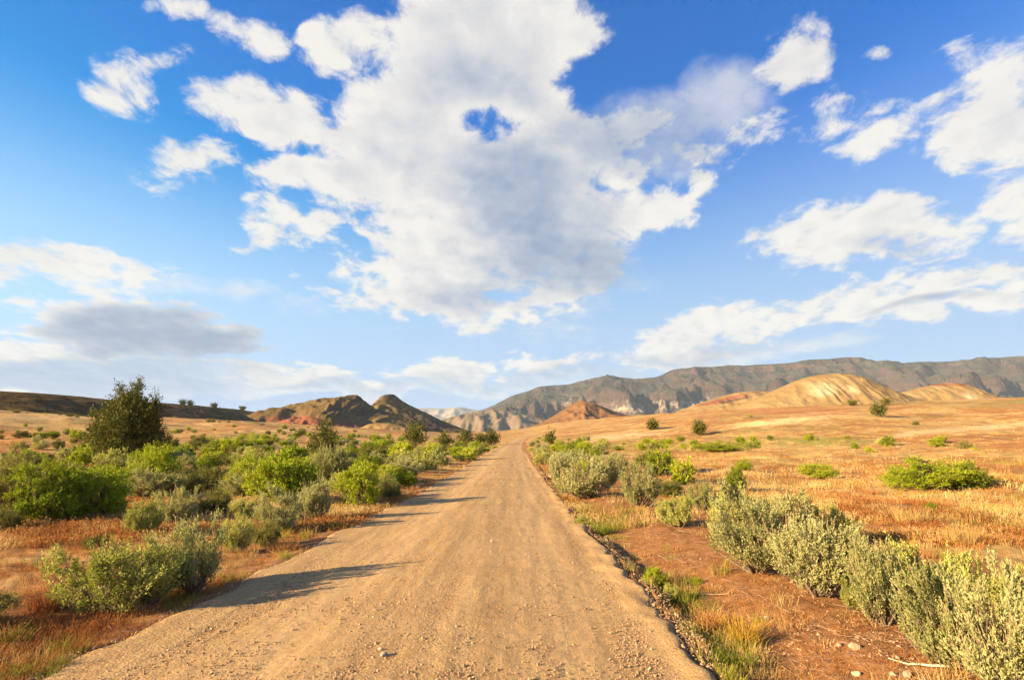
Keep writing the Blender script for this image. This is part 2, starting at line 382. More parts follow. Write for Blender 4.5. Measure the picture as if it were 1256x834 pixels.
def build_road():
    ys = np.concatenate([np.linspace(-4, 2.5, 30)[:-1], np.geomspace(2.5, 420, 620)])
    ts = np.linspace(0, 1, 150)
    s = road_shift(ys)[:, None]
    yy = ys[:, None]
    e = 0.13 * pnoise(yy * 0.9, 3.1) + 0.12 * pnoise(yy * 0.23, 8.2) + 0.06 * pnoise(yy * 2.7, 1.7)
    l = ROAD_L + s + e; r = ROAD_R + s + e * 0.6 + 0.07 * pnoise(yy * 3.1, 11.0) + 0.03 * pnoise(yy * 8.3, 5.0)
    l = l - 0.35; r = r + 0.02
    x = l + (r - l) * ts[None, :]
    y = np.broadcast_to(yy, x.shape).copy()
    z = road_z(x, y)
    out, side = road_out(x, y)
    t = (x - s - ROAD_L) / (ROAD_R - ROAD_L)
    # wheel tracks pressed in, loose windrows between and at the edges
    lane = 0.5 + 0.42 * np.cos((t - 0.03) * 4 * np.pi) + 0.12 * pnoise(t * 14, y * 0.05)
    lane = np.maximum(lane, sstep(np.abs(t - 0.5), 0.36, 0.48)); lane = np.maximum(lane, 1 - sstep(t, 0.05, 0.3))
    near = 1 - sstep(y, 40, 120)
    z = z + near * (0.012 * (lane - 0.5) + 0.010 * fbm(x * 2.3, y * 0.22, 3) + 0.004 * np.sin(y * 7.5 + 3 * pnoise(x * .6, y * .3)) * sstep(np.abs(t - .7), .25, .05) + 0.006 * fbm(x * 9, y * 9, 2))
    # crumbling lip on the right, left edge runs out under the grass
    z = z - 0.16 * sstep(out, -0.10, 0.05) * (side > 0) - 0.15 * sstep(out, -0.05, 0.33) * (side < 0)
    z = z + 0.03 * sstep(out, -0.45, -0.2) * (1 - sstep(out, -.14, -0.02)) * (side > 0) * (0.6 + pnoise(x * 3, y * 1.7)) * near
    me = mesh_np('road', np.stack([x, y, z], -1).reshape(-1, 3), [grid_faces(len(ys), len(ts))], [road_material()], True, {'lane': lane.ravel()})
    tag(link('road', me), kind='structure')
build_road()

# ------------------------------------------------------------------ hills
def rock_mat(name, kind):
    m, T = new_mat(name)
    g = T.n.new('ShaderNodeNewGeometry'); pos, nor = g.outputs[0], g.outputs[1]
    nz = T.n.new('ShaderNodeSeparateXYZ'); T.l.new(nor, nz.inputs[0]); nz = nz.outputs[2]
    pz = T.n.new('ShaderNodeSeparateXYZ'); T.l.new(pos, pz.inputs[0])
    if kind == 'mesa':
        a = T.noise(pos, 0.004, 6, 0.65); b = T.noise(pos, 0.03, 5, 0.65)
        band = T.noise(T.scale(pos, (0.15, 0.15, 2.2)), 0.012, 4, 0.6)
        cover = T.ramp(T.m('ADD', T.m('MULTIPLY', a, 0.6), T.m('MULTIPLY', b, 0.4)), [(0.3, (0.024, 0.028, 0.022)), (0.5, (0.046, 0.044, 0.034)), (0.72, (0.080, 0.067, 0.050))])
        cliff = T.ramp(band, [(0.3, (0.034, 0.024, 0.022)), (0.55, (0.064, 0.041, 0.035)), (0.75, (0.10, 0.064, 0.050))])
        f = T.ss(T.m('ADD', nz, T.m('MULTIPLY_ADD', b, 0.5, -0.25)), 0.80, 0.60)
        col = T.mix(f, cover, cliff)
        col = T.mix(T.m('MULTIPLY', attr(T, 'cream'), T.ss(b, 0.42, 0.6)), col, (0.34, 0.28, 0.20))
        dots = T.noise(pos, 0.07, 2, 0.6)
        col = T.mix(T.ss(dots, 0.60, 0.68), col, (0.07, 0.075, 0.035))
        finish(T, col, 1.0, T.m('ADD', b, T.m('MULTIPLY', dots, .4)), 1.0, 18.0, 0.0)
    else:
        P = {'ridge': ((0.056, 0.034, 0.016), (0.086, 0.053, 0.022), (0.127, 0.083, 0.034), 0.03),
             'butte': ((0.083, 0.057, 0.022), (0.131, 0.086, 0.033), (0.186, 0.124, 0.052), 0.03),
             'cone': ((0.101, 0.050, 0.024), (0.147, 0.076, 0.034), (0.202, 0.118, 0.052), 0.03),
             'dome': ((0.170, 0.108, 0.044), (0.225, 0.148, 0.062), (0.285, 0.198, 0.090), 0.025),
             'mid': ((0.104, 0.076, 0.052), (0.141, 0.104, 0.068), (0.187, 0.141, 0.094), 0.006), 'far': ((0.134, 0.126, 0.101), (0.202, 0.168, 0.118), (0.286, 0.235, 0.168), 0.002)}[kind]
        a = T.noise(pos, P[3], 6, 0.62); b = T.noise(pos, P[3] * 9, 5, 0.65)
        col = T.ramp(T.m('ADD', T.m('MULTIPLY', a, 0.6), T.m('MULTIPLY', b, 0.4)), [(0.32, P[0]), (0.5, P[1]), (0.70, P[2])])
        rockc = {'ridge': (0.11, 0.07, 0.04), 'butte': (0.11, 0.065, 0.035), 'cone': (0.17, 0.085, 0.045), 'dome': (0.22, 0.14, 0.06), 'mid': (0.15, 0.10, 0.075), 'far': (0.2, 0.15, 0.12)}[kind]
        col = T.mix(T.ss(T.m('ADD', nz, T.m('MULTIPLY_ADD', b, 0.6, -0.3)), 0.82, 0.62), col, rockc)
        col = T.mix(T.ss(T.m('ADD', attr(T, 'cream'), T.m('MULTIPLY_ADD', b, 0.5, -0.25)), 0.2, 1.0), col, (0.34, 0.26, 0.15))
        col = T.mix(T.ss(T.m('ADD', attr(T, 'redclay'), T.m('MULTIPLY_ADD', b, 0.8, -0.4)), 0.3, 0.9), col, (0.19, 0.075, 0.042))
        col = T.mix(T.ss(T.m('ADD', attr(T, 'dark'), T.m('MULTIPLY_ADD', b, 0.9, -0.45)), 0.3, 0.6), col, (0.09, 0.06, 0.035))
        if kind in ('ridge', 'butte'):
            dots = T.noise(pos, 0.35, 2, 0.6)
            col = T.mix(T.ss(dots, 0.60, 0.66), col, (0.06, 0.065, 0.02))
        finish(T, col, 1.0, b, 0.7 if kind != 'dome' else 0.4, 1.6, 0.0)
    return m
MATS = {k: rock_mat(k + '_hill_surface', k) for k in ('mesa', 'ridge', 'butte', 'cone', 'dome', 'mid', 'far')}
def hill(name, pts, D, e=(1.0, 0.0), front=100.0, back=None, mat='dome', nx=200, ny=90, pw=1.0, rough=0.10, gully=0.0, gscale=40.0, paint=None, P0=None, mesa=False, sink=3.0, cap=None, ground=True):
    """a hill whose crest runs along direction e through the point at distance D; pts = crest line surveyed from the photograph"""
    e = np.array(e) / math.hypot(*e); n = np.array((-e[1], e[0]))
    P0 = np.array(P0 if P0 is not None else (0.0, D))
    if n @ P0 < 0: n = -n
    flip = e[0] * n[1] - e[1] * n[0] < 0
    L, Zc = [], []
    for u, v in pts:
        d = ray(u, v); k = (P0 @ n) / (d[:2] @ n)
        L.append((d[:2] * k - P0) @ e); Zc.append(CAM_H + d[2] * k)
    L, Zc = np.array(L), np.array(Zc)
    o = np.argsort(L); L, Zc = L[o], Zc[o]
    back = back or front
    xs = np.linspace(L[0], L[-1], nx)
    S = np.interp(xs, L, Zc); k = np.exp(-np.linspace(-2, 2, 7) ** 2); k /= k.sum()
    S = np.convolve(np.pad(S, 3, 'edge'), k, 'valid')
    w = np.concatenate([np.linspace(-1, 0, ny * 2 // 3)[:-1], np.linspace(0, 1, ny // 3)])
    W, X = np.meshgrid(w, xs, indexing='ij'); Sx = np.broadcast_to(S, W.shape)
    dep = np.where(W < 0, W * front, W * back)
    x = P0[0] + e[0] * X + n[0] * dep; y = P0[1] + e[1] * X + n[1] * dep
    g = G(x, y, False) - sink if ground else np.full(x.shape, -sink)
    h = np.maximum(Sx - g, 0)
    aw = np.abs(W)
    q = 1 - aw
    sc = front
    nq = rough * fbm(x / sc * 3.0, y / sc * 3.0, 4)
    q = np.clip(q + nq * 4 * aw * (1 - aw), 0, 1)
    prof = (q * q * (3 - 2 * q)) ** pw if not mesa else None
    if mesa:
        # apron, slope, cliff band, bench, cap cliff
        rg = ridged(x / 900.0, y / 900.0, 4) * 0.6 + 0.4 * ridged(x / 330.0 + 3, y / 330.0, 3)
        q = np.clip(1 - aw + (rg - 0.62) * 0.58 * np.clip(aw * 3.2, 0, 1) * (aw < 1) * np.clip((1 - aw) * 3, 0, 1), 0, 1)
        prof = np.interp(q, [0, .22, .48, .60, .635, .78, .90, .925, 1], [0, .05, .20, .36, .54, .68, .86, .97, 1.0])
    z = g + h * prof
    amp = h * aw * (1 - aw) * 4
    if gully:
        # erosion gullies run down the slope
        gx = (X + 0.35 * dep * pnoise(X / gscale * .3, 2.0)) / gscale
        z = z - gully * amp * (1 - ridged(gx, dep / gscale * 0.22, 3)) * 1.3
    z = z + (0.09 if mesa else 0.025 if mat == 'dome' else 0.06) * amp * fbm(x / sc * 9, y / sc * 9, 3)
    if cap is not None: z = z + cap(X, W, h, x, y)
    u, v = project(x, y, z)
    at = {}
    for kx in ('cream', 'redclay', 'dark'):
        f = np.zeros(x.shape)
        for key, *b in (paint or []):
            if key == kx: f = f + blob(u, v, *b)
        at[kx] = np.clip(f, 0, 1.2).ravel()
    me = mesh_np(name, np.stack([x, y, z], -1).reshape(-1, 3), [grid_faces(len(w), nx)[:, ::-1] if flip else grid_faces(len(w), nx)], [MATS[mat]], True, at)
    ob = link(name, me); tag(ob, kind='structure')
    return ob
def build_hills():
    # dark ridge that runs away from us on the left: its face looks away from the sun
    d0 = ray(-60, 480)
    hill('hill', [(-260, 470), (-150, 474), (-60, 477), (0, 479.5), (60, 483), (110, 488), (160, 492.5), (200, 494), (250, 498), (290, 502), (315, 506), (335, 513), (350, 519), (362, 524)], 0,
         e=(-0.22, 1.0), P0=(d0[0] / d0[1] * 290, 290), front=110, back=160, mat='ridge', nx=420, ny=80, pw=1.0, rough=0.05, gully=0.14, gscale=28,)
    # twin buttes
    def butte_cap(X, W, h, x, y):
        return 3.5 * (ridged(x / 30, y / 30, 3) - 0.5) * np.clip(h / 40, 0, 1)
    hill('hill', [(395, 548), (430, 533), (448, 512), (458, 499), (466, 490), (472, 485.5), (478, 483.6), (483, 484), (488, 488), (497, 494), (510, 501), (525, 508), (545, 517), (565, 525), (590, 536), (610, 545)], 1050,
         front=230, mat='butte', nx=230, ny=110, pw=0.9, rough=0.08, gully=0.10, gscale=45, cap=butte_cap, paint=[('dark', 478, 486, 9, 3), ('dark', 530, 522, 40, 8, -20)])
    hill('hill', [(300, 530), (322, 510), (335, 505), (350, 501), (365, 497), (385, 491.5), (400, 489.5), (415, 488), (424, 487), (432, 484.5), (440, 486), (447, 492), (455, 498), (466, 503), (480, 507), (500, 514), (520, 522), (545, 533), (565, 545)], 820,
         front=190, mat='butte', nx=230, ny=110, pw=0.8, rough=0.12, gully=0.12, gscale=32, cap=butte_cap,
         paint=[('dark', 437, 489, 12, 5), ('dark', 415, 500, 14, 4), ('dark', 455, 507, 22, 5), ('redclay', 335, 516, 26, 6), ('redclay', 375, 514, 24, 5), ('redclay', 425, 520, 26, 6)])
    # red clay mound and pale mound in front of them
    hill('hill', [(345, 527), (356, 521), (366, 514.5), (376, 511), (386, 511.5), (396, 516), (408, 523), (416, 528)], 560, front=30, mat='cone', nx=60, ny=40, pw=0.9, rough=0.2, gully=0.3, gscale=9,
         paint=[('redclay', 378, 519, 60, 20)])
    hill('hill', [(425, 532), (440, 526), (452, 520), (465, 518.5), (480, 519), (492, 522), (508, 527), (520, 533)], 560, front=34, mat='dome', nx=60, ny=40, pw=0.9, rough=0.1, gully=0.1, gscale=14)
    # red-brown cone beyond the road
    hill('hill', [(575, 545), (620, 532), (650, 524), (670, 515), (685, 506), (697, 498), (706, 493), (713, 491), (722, 493), (735, 498), (755, 505), (775, 511), (800, 519), (830, 530), (850, 540)], 1250,
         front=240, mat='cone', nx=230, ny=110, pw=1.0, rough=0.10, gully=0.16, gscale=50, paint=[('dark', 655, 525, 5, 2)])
    # shoulder with broken red rim, tan dome and its neighbour
    def rim(X, W, h, x, y):
        return 0
    hill('hill', [(780, 522), (820, 509), (850, 497), (870, 490.5), (885, 486), (900, 482), (920, 479.5), (945, 480), (975, 484), (1005, 500), (1030, 520)], 1050, front=150, mat='dome', nx=200, ny=90, pw=0.7, rough=0.10, gully=0.08, gscale=30,
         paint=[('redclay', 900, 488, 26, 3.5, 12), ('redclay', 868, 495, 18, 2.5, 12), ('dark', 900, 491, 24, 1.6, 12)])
    hill('hill', [(860, 520), (895, 504), (915, 494), (935, 485), (955, 476), (975, 467.5), (990, 462.5), (1005, 459.5), (1022, 458), (1040, 459), (1055, 464.5), (1070, 472), (1085, 479), (1105, 487), (1125, 495), (1150, 508)], 900,
         front=150, mat='dome', nx=280, ny=130, pw=0.85, rough=0.02, gully=0.05, gscale=20, paint=[('cream', 1008, 478, 22, 11), ('cream', 1047, 478, 10, 5, -30)])
    hill('hill', [(1060, 508), (1090, 490), (1105, 481), (1125, 476), (1145, 471.5), (1160, 469.5), (1175, 470.5), (1186, 474), (1196, 480), (1206, 486), (1225, 496), (1245, 508)], 1000, front=120, mat='dome', nx=200, ny=90, pw=0.8, rough=0.03, gully=0.05, gscale=20,
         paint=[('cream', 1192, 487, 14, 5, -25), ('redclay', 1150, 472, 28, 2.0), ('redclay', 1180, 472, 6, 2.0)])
    # the long mesa range, its foothills, and blue ridges far beyond the valley
    hill('mountain', [(470, 535), (520, 522), (560, 513), (585, 506), (600, 501), (612, 497), (625, 490), (645, 482), (660, 477), (672, 474.5), (690, 474), (704, 471), (722, 466), (740, 462.5), (758, 463.5), (775, 465.5), (800, 464.5), (812, 460), (822, 454), (832, 452.5),
         (850, 453), (875, 452), (890, 449.5), (905, 449), (940, 448.5), (965, 447), (985, 442.5), (1010, 441), (1032, 438.5), (1045, 440), (1060, 446), (1090, 446.5), (1130, 445), (1160, 443.5), (1200, 442.5), (1230, 439), (1256, 437), (1340, 430), (1500, 425), (1750, 440)], 4600,
         e=(1.0, -0.12), front=2300, back=1600, mat='mesa', nx=620, ny=260, mesa=True, ground=True, sink=40, paint=[('cream', 800, 499, 40, 5, 5), ('cream', 845, 497, 26, 5, 8), ('cream', 765, 502, 12, 3), ('cream', 705, 491, 16, 4)])
    hill('mountain', [(540, 515), (570, 507), (590, 503.5), (606, 501.5), (620, 503), (640, 508), (670, 514), (700, 520)], 3000, front=700, mat='mid', nx=120, ny=60, pw=0.9, rough=0.2, gully=0.25, gscale=110, sink=10)
    hill('mountain', [(380, 515), (440, 506), (500, 501), (530, 500.5), (548, 501), (566, 499), (580, 502), (600, 506), (640, 512), (700, 520)], 9500, front=1700, mat='far', nx=160, ny=60, pw=0.9, rough=0.15, gully=0.2, gscale=500, sink=10)
build_hills()
# ------------------------------------------------------------------ plants
def leaf_mat(name, cols, trans=0.25, tcol=None, var=0.5, rough=0.7):
    m, T = new_mat(name)
    tint = attr(T, 'tint')
    oi = T.n.new('ShaderNodeObjectInfo')
    f = T.m('ADD', T.m('MULTIPLY', tint, 1.0 - var), T.m('MULTIPLY', oi.outputs['Random'], var))
    n = len(cols)
    col = T.ramp(f, [(0.08 + 0.84 * i / (n - 1), c) for i, c in enumerate(cols)])
    b = T.add('ShaderNodeBsdfPrincipled', None, {'Base Color': col, 'Roughness': rough, 'Specular IOR Level': 0.2})
    t = T.add('ShaderNodeBsdfTranslucent', None, {'Color': T.mix(1.0, col, tcol or (1.0, 1.05, 0.5), 'MULTIPLY')})
    mx = T.add('ShaderNodeMixShader', None, {0: trans, 1: b, 2: t})
    T.add('ShaderNodeOutputMaterial', None, {'Surface': mx})
    return m
def wood_mat(name, a, b):
    m, T = new_mat(name)
    pos = T.add('ShaderNodeTexCoord', None, None, 3)
    n = T.noise(T.scale(pos, (1, 1, 0.3)), 40.0, 3.0)
    finish(T, T.mix(n, a, b), 0.95, n, 0.5, 0.005)
    return m
SAGE = leaf_mat('sagebrush_leaf', [(0.169, 0.177, 0.056), (0.296, 0.296, 0.110), (0.385, 0.373, 0.169), (0.448, 0.394, 0.161)], 0.36)
SAGE_GREEN = leaf_mat('yellow_green_sagebrush_leaf', [(0.183, 0.194, 0.041), (0.315, 0.326, 0.072), (0.427, 0.416, 0.111), (0.508, 0.458, 0.143)], 0.3)
BRIGHT = leaf_mat('greasewood_leaf', [(0.080, 0.106, 0.006), (0.196, 0.249, 0.008), (0.329, 0.366, 0.014), (0.445, 0.424, 0.042)], 0.30)
OLIVE = leaf_mat('olive_shrub_leaf', [(0.071, 0.080, 0.015), (0.139, 0.143, 0.029), (0.210, 0.197, 0.046), (0.286, 0.227, 0.076)], 0.28)
JUNI = leaf_mat('juniper_leaf', [(0.030, 0.040, 0.007), (0.066, 0.074, 0.012), (0.125, 0.122, 0.018), (0.21, 0.165, 0.03)], 0.15, var=0.1)
STALK = leaf_mat('dry_stalk', [(0.323, 0.212, 0.102), (0.442, 0.323, 0.170), (0.527, 0.399, 0.221)], 0.2, (1, .9, .7))
BARK = wood_mat('shrub_bark', (0.09, 0.06, 0.04), (0.22, 0.16, 0.11))
JBARK = wood_mat('juniper_bark', (0.10, 0.06, 0.04), (0.22, 0.14, 0.09))

def unit(v): return v / np.maximum(np.linalg.norm(v, axis=-1, keepdims=True), 1e-9)
def rand_dirs(rg, n):
    v = rg.normal(size=(n, 3)); return unit(v)
def leaves(rg, pos, d, ln, wd, tint, cup=0.0):
    """rhombic leaves; returns verts, quads, tint"""
    n = len(pos)
    s = unit(np.cross(d, rand_dirs(rg, n)))
    up = np.cross(s, d)
    ln = ln[:, None]; wd = wd[:, None]
    mid = pos + d * ln * 0.6
    V = np.stack([pos, mid + s * wd * .5 + up * wd * cup, pos + d * ln, mid - s * wd * .5 + up * wd * cup], 1)
    F = np.arange(n * 4).reshape(n, 4)
    return V.reshape(-1, 3), F, np.repeat(tint, 4)
def tubes(P, R, sides=4):
    """P (m,k,3) polylines, R (m,k) radii"""
    m, k, _ = P.shape
    t = np.gradient(P, axis=1); t = unit(t)
    ref = np.where(np.abs(t[..., 2:3]) > 0.9, np.array([1.0, 0, 0]), np.array([0, 0, 1.0]))
    a = unit(np.cross(t, ref)); b = np.cross(t, a)
    ang = np.arange(sides) * 2 * np.pi / sides
    V = P[:, :, None] + R[:, :, None, None] * (np.cos(ang)[None, None, :, None] * a[:, :, None] + np.sin(ang)[None, None, :, None] * b[:, :, None])
    i = np.arange(m * k * sides).reshape(m, k, sides)
    j = np.roll(i, -1, 2)
    F = np.stack([i[:, :-1], j[:, :-1], j[:, 1:], i[:, 1:]], -1).reshape(-1, 4)
    return V.reshape(-1, 3), F
def join(parts):
    V, F, off = [], [], 0
    for v, f in parts:
        V.append(v); F.append(f + off); off += len(v)
    return np.concatenate(V), np.concatenate(F)
def curve_lines(a, b, k, rg, bow=0.15, lift=0.1):
    t = np.linspace(0, 1, k)[None, :, None]
    L = np.linalg.norm(b - a, axis=1)[:, None, None]
    off = rand_dirs(rg, len(a))[:, None, :] * bow * L
    out = (b - a)[:, None, :] * np.array([1, 1, 0]) * lift
    return a[:, None] * (1 - t) + b[:, None] * t + (off + out) * (t * (1 - t) * 2)

def shrub(seed, W=1.3, H=1.0, plumes=70, twigs=10, lv=14, ll=0.032, lw=0.011, up=0.65, splay=0.75, plen=0.30, psp=0.055, lump=0.28, stems=11, low=0.12, stalks=0, tips=0.5, wild=0.22, taper=0.35, tight=0.24):
    """woody stems fan out from one root and end in upright leafy plumes; W, H in metres. Returns (stem mesh, leaf mesh, stalk mesh or None)"""
    rg = np.random.RandomState(seed)
    th = rg.rand(plumes) * 2 * np.pi
    cz = rg.rand(plumes) ** 0.85
    sr = np.sqrt(np.maximum(1 - cz ** 2, 0)) * (1 - taper * (1 - cz) ** 2.5)
    dr = np.stack([np.cos(th) * sr, np.sin(th) * sr, cz], 1)
    bl = rand_dirs(rg, 9); bl[:, 2] = np.abs(bl[:, 2]); ba = rg.uniform(-1, 1, 9)
    R = 1 + lump * (np.exp(-((dr[:, None] - bl[None]) ** 2).sum(-1) / 0.22) * ba).sum(1)
    R *= 1 - (1 - tips) * rg.rand(plumes) ** 1.6
    c = dr * R[:, None] * np.array([W / 2, W / 2, H * 0.86]); c[:, 2] += H * low * (1 - cz)
    outw = unit(dr * np.array([1, 1, 0.5]))
    pd = unit(outw * (1 - up) + np.array([0, 0, 1.0]) * up + rg.normal(size=(plumes, 3)) * wild)
    pl = H * plen * rg.uniform(0.6, 1.25, plumes)
    # twigs
    n = plumes * twigs
    ix = np.repeat(np.arange(plumes), twigs)
    ptint = rg.rand(plumes)
    td = unit(pd[ix] + rg.normal(size=(n, 3)) * tight)
    tl = pl[ix] * rg.uniform(0.45, 1.1, n)
    root = c[ix] - pd[ix] * pl[ix][:, None] * 0.62 + rg.normal(size=(n, 3)) * psp * W * np.array([1, 1, .6])
    root[:, 2] = np.maximum(root[:, 2], 0.02)
    # leaves
    q = n * lv
    iq = np.repeat(np.arange(n), lv)
    t = rg.rand(q) ** 0.8
    pos = root[iq] + td[iq] * (tl[iq] * (0.12 + 0.88 * t))[:, None]
    ld_ = unit(td[iq] * math.cos(splay) + rand_dirs(rg, q) * math.sin(splay) + np.array([0, 0, .12]))
    sz = rg.uniform(0.65, 1.3, q)
    tint = np.clip(0.45 * ptint[ix][iq] + 0.30 * rg.rand(n)[iq] + 0.25 * rg.rand(q), 0, 1)
    LV, LF, LT = leaves(rg, pos, ld_, ll * sz, lw * sz, tint, 0.15)
    # stems
    order = rg.permutation(plumes)[:stems]
    base = np.concatenate([rg.normal(size=(stems, 2)) * 0.035 * W, np.full((stems, 1), -0.03)], 1)
    ends = c[order] - pd[order] * pl[order][:, None] * 0.5
    L1 = curve_lines(base, ends, 6, rg, 0.10, 0.22)
    r1 = np.linspace(0.020, 0.005, 6)[None] * rg.uniform(0.6, 1.25, (stems, 1)) * (W ** .5)
    rest = np.setdiff1d(np.arange(plumes), order)
    pe = c[rest] - pd[rest] * pl[rest][:, None] * 0.55
    dd = ((pe[:, None] - ends[None]) ** 2).sum(-1)
    mm = dd.argmin(1); kk = rg.randint(1, 4, len(rest))
    L2 = curve_lines(L1[mm, kk], pe, 4, rg, 0.12, 0.15)
    r2 = np.linspace(0.008, 0.0035, 4)[None] * rg.uniform(0.7, 1.2, (len(rest), 1))
    pick = rg.rand(n) < 0.6
    L3 = np.stack([root[pick], root[pick] + td[pick] * tl[pick][:, None] * 0.95], 1)
    r3 = np.stack([np.full(pick.sum(), 0.0022), np.full(pick.sum(), 0.0012)], 1)
    SV, SF = join([tubes(L1, r1, 5), tubes(L2, r2, 3), tubes(L3, r3, 3)])
    st_ = None
    if stalks:
        tp = rg.permutation(n)[:stalks]
        hi = root[tp] + td[tp] * tl[tp][:, None] * 0.9
        b = hi + unit(td[tp] * .5 + np.array([0, 0, 1.0]) + rg.normal(size=(stalks, 3)) * .12) * (H * rg.uniform(.10, .26, stalks))[:, None]
        v1, f1 = tubes(np.stack([hi, b], 1), np.full((stalks, 2), 0.0016), 3)
        k = stalks * 14; ik = np.repeat(np.arange(stalks), 14); tt = rg.uniform(.35, 1, k)[:, None]
        v2, f2, t2 = leaves(rg, hi[ik] * (1 - tt) + b[ik] * tt, unit((b - hi)[ik] + rand_dirs(rg, k) * .12), rg.uniform(.014, .028, k), rg.uniform(.004, .007, k), rg.rand(k))
        V, Fq = join([(v1, f1), (v2, f2)])
        st_ = (V, Fq, np.concatenate([np.full(len(v1), .4), t2]))
    return (SV, SF), (LV, LF, LT), st_
def shrub_protos(kind, seeds, leafmat, **kw):
    out = []
    for sd in seeds:
        (sv, sf), (lv, lf, lt), stk = shrub(sd, **kw)
        nm = kind
        out.append((mesh_np(nm + '_stems', sv, [sf], [BARK], True), mesh_np(nm + '_foliage', lv, [lf], [leafmat], False, {'tint': lt}),
                    mesh_np(nm + '_stalks', stk[0], [stk[1]], [STALK], False, {'tint': stk[2]}) if stk else None, kw.get('W', 1.3), kw.get('H', 1.0)))
    return out
def far_protos(kind, seeds, leafmat, **kw):
    out = []
    for sd in seeds:
        (sv, sf), (lv, lf, lt), _ = shrub(sd, **kw)
        V, Fq = join([(sv, sf), (lv, lf)])
        out.append((mesh_np(kind, V, [Fq], [BARK, leafmat], False, {'tint': np.concatenate([np.full(len(sv), .5), lt])},
                            np.concatenate([np.zeros(len(sf)), np.ones(len(lf))])), kw.get('W', 1.3), kw.get('H', 1.0)))
    return out
SAGE_N = dict(W=1.3, H=1.0, plumes=86, twigs=12, lv=16, ll=0.038, lw=0.0140, up=0.60, plen=0.31, psp=0.022, stems=18, lump=0.48, tips=0.45, low=0.22, taper=0.40, tight=0.18)
PR = {
    'sage': shrub_protos('sagebrush', range(11, 16), SAGE, stalks=50, **SAGE_N),
    'sage_green': shrub_protos('green_sagebrush', range(21, 25), SAGE_GREEN, **{**SAGE_N, 'up': .72, 'plen': .32, 'plumes': 90}),
    'bright': shrub_protos('greasewood', range(31, 36), BRIGHT, W=1.5, H=1.0, plumes=130, twigs=11, lv=11, ll=0.052, lw=0.016, up=0.45, plen=0.24, psp=0.036, stems=14, lump=0.38, splay=.8, wild=.4),
    'olive': shrub_protos('olive_shrub', range(41, 45), OLIVE, W=1.5, H=1.0, plumes=130, twigs=10, lv=10, ll=0.050, lw=0.016, up=0.45, plen=0.24, psp=0.036, stems=16, lump=0.36, splay=.8, wild=.4, stalks=20),
}
FAR = dict(W=1.4, H=1.0, plumes=70, twigs=7, lv=7, ll=0.085, lw=0.032, plen=0.27, psp=0.034, stems=8, lump=0.36)
FP = {
    'sage': far_protos('sagebrush', range(51, 55), SAGE, up=.66, **FAR),
    'sage_green': far_protos('green_sagebrush', range(61, 64), SAGE_GREEN, up=.66, **FAR),
    'bright': far_protos('greasewood', range(71, 75), BRIGHT, up=.45, wild=.4, **FAR),
    'olive': far_protos('olive_shrub', range(81, 84), OLIVE, up=.45, wild=.4, **FAR),
}
NAMES = {'sage': 'sagebrush', 'sage_green': 'sagebrush', 'bright': 'greasewood_bush', 'olive': 'dark_shrub'}
CATS = {'sage': 'sagebrush', 'sage_green': 'sagebrush', 'bright': 'bush', 'olive': 'bush'}
rng = np.random.RandomState(5)
TAKEN = []
def put_shrub(kind, x, y, z, w, h, label, group=None, rot=None, near=True, var=None, tilt=(0, 0)):
    rot = rng.rand() * 6.28 if rot is None else rot
    TAKEN.append((x, y, w * .5))
    if near:
        P = PR[kind]; p = P[(rng.randint(len(P)) if var is None else var) % len(P)]
        o = bpy.data.objects.new(NAMES[kind], None); C.objects.link(o); o.empty_display_size = 0.1
        link('stems', p[0], o); tag(link('foliage', p[1], o), kind='stuff')
        if p[2] is not None: tag(link('flower_stalks', p[2], o), kind='stuff')
        W0, H0 = p[3], p[4]
    else:
        P = FP[kind]; p = P[rng.randint(len(P)) if var is None else var % len(P)]
        o = link(NAMES[kind], p[0]); W0, H0 = p[1], p[2]
    o.location = (x, y, z - 0.02); o.rotation_euler = (tilt[0] + rng.normal() * .07, tilt[1] + rng.normal() * .07, rot)
    o.scale = (w / W0, w / W0 * rng.uniform(.85, 1.1), h / H0)
    tag(o, label, CATS[kind], group or ('sagebrush plants' if 'sage' in kind else 'green and dark bushes'))
    return o
def hero(kind, u, vb, wpx, hpx, label, **kw):
    """a bush surveyed from the photograph: foot at (u, vb), wpx wide, hpx high there"""
    x, y, z = gp(u, vb)
    d = y * CP + (z - CAM_H) * SP
    return put_shrub(kind, x, y, z, 1.04 * wpx * d / 700, 1.02 * hpx * d / 700, label, **kw)
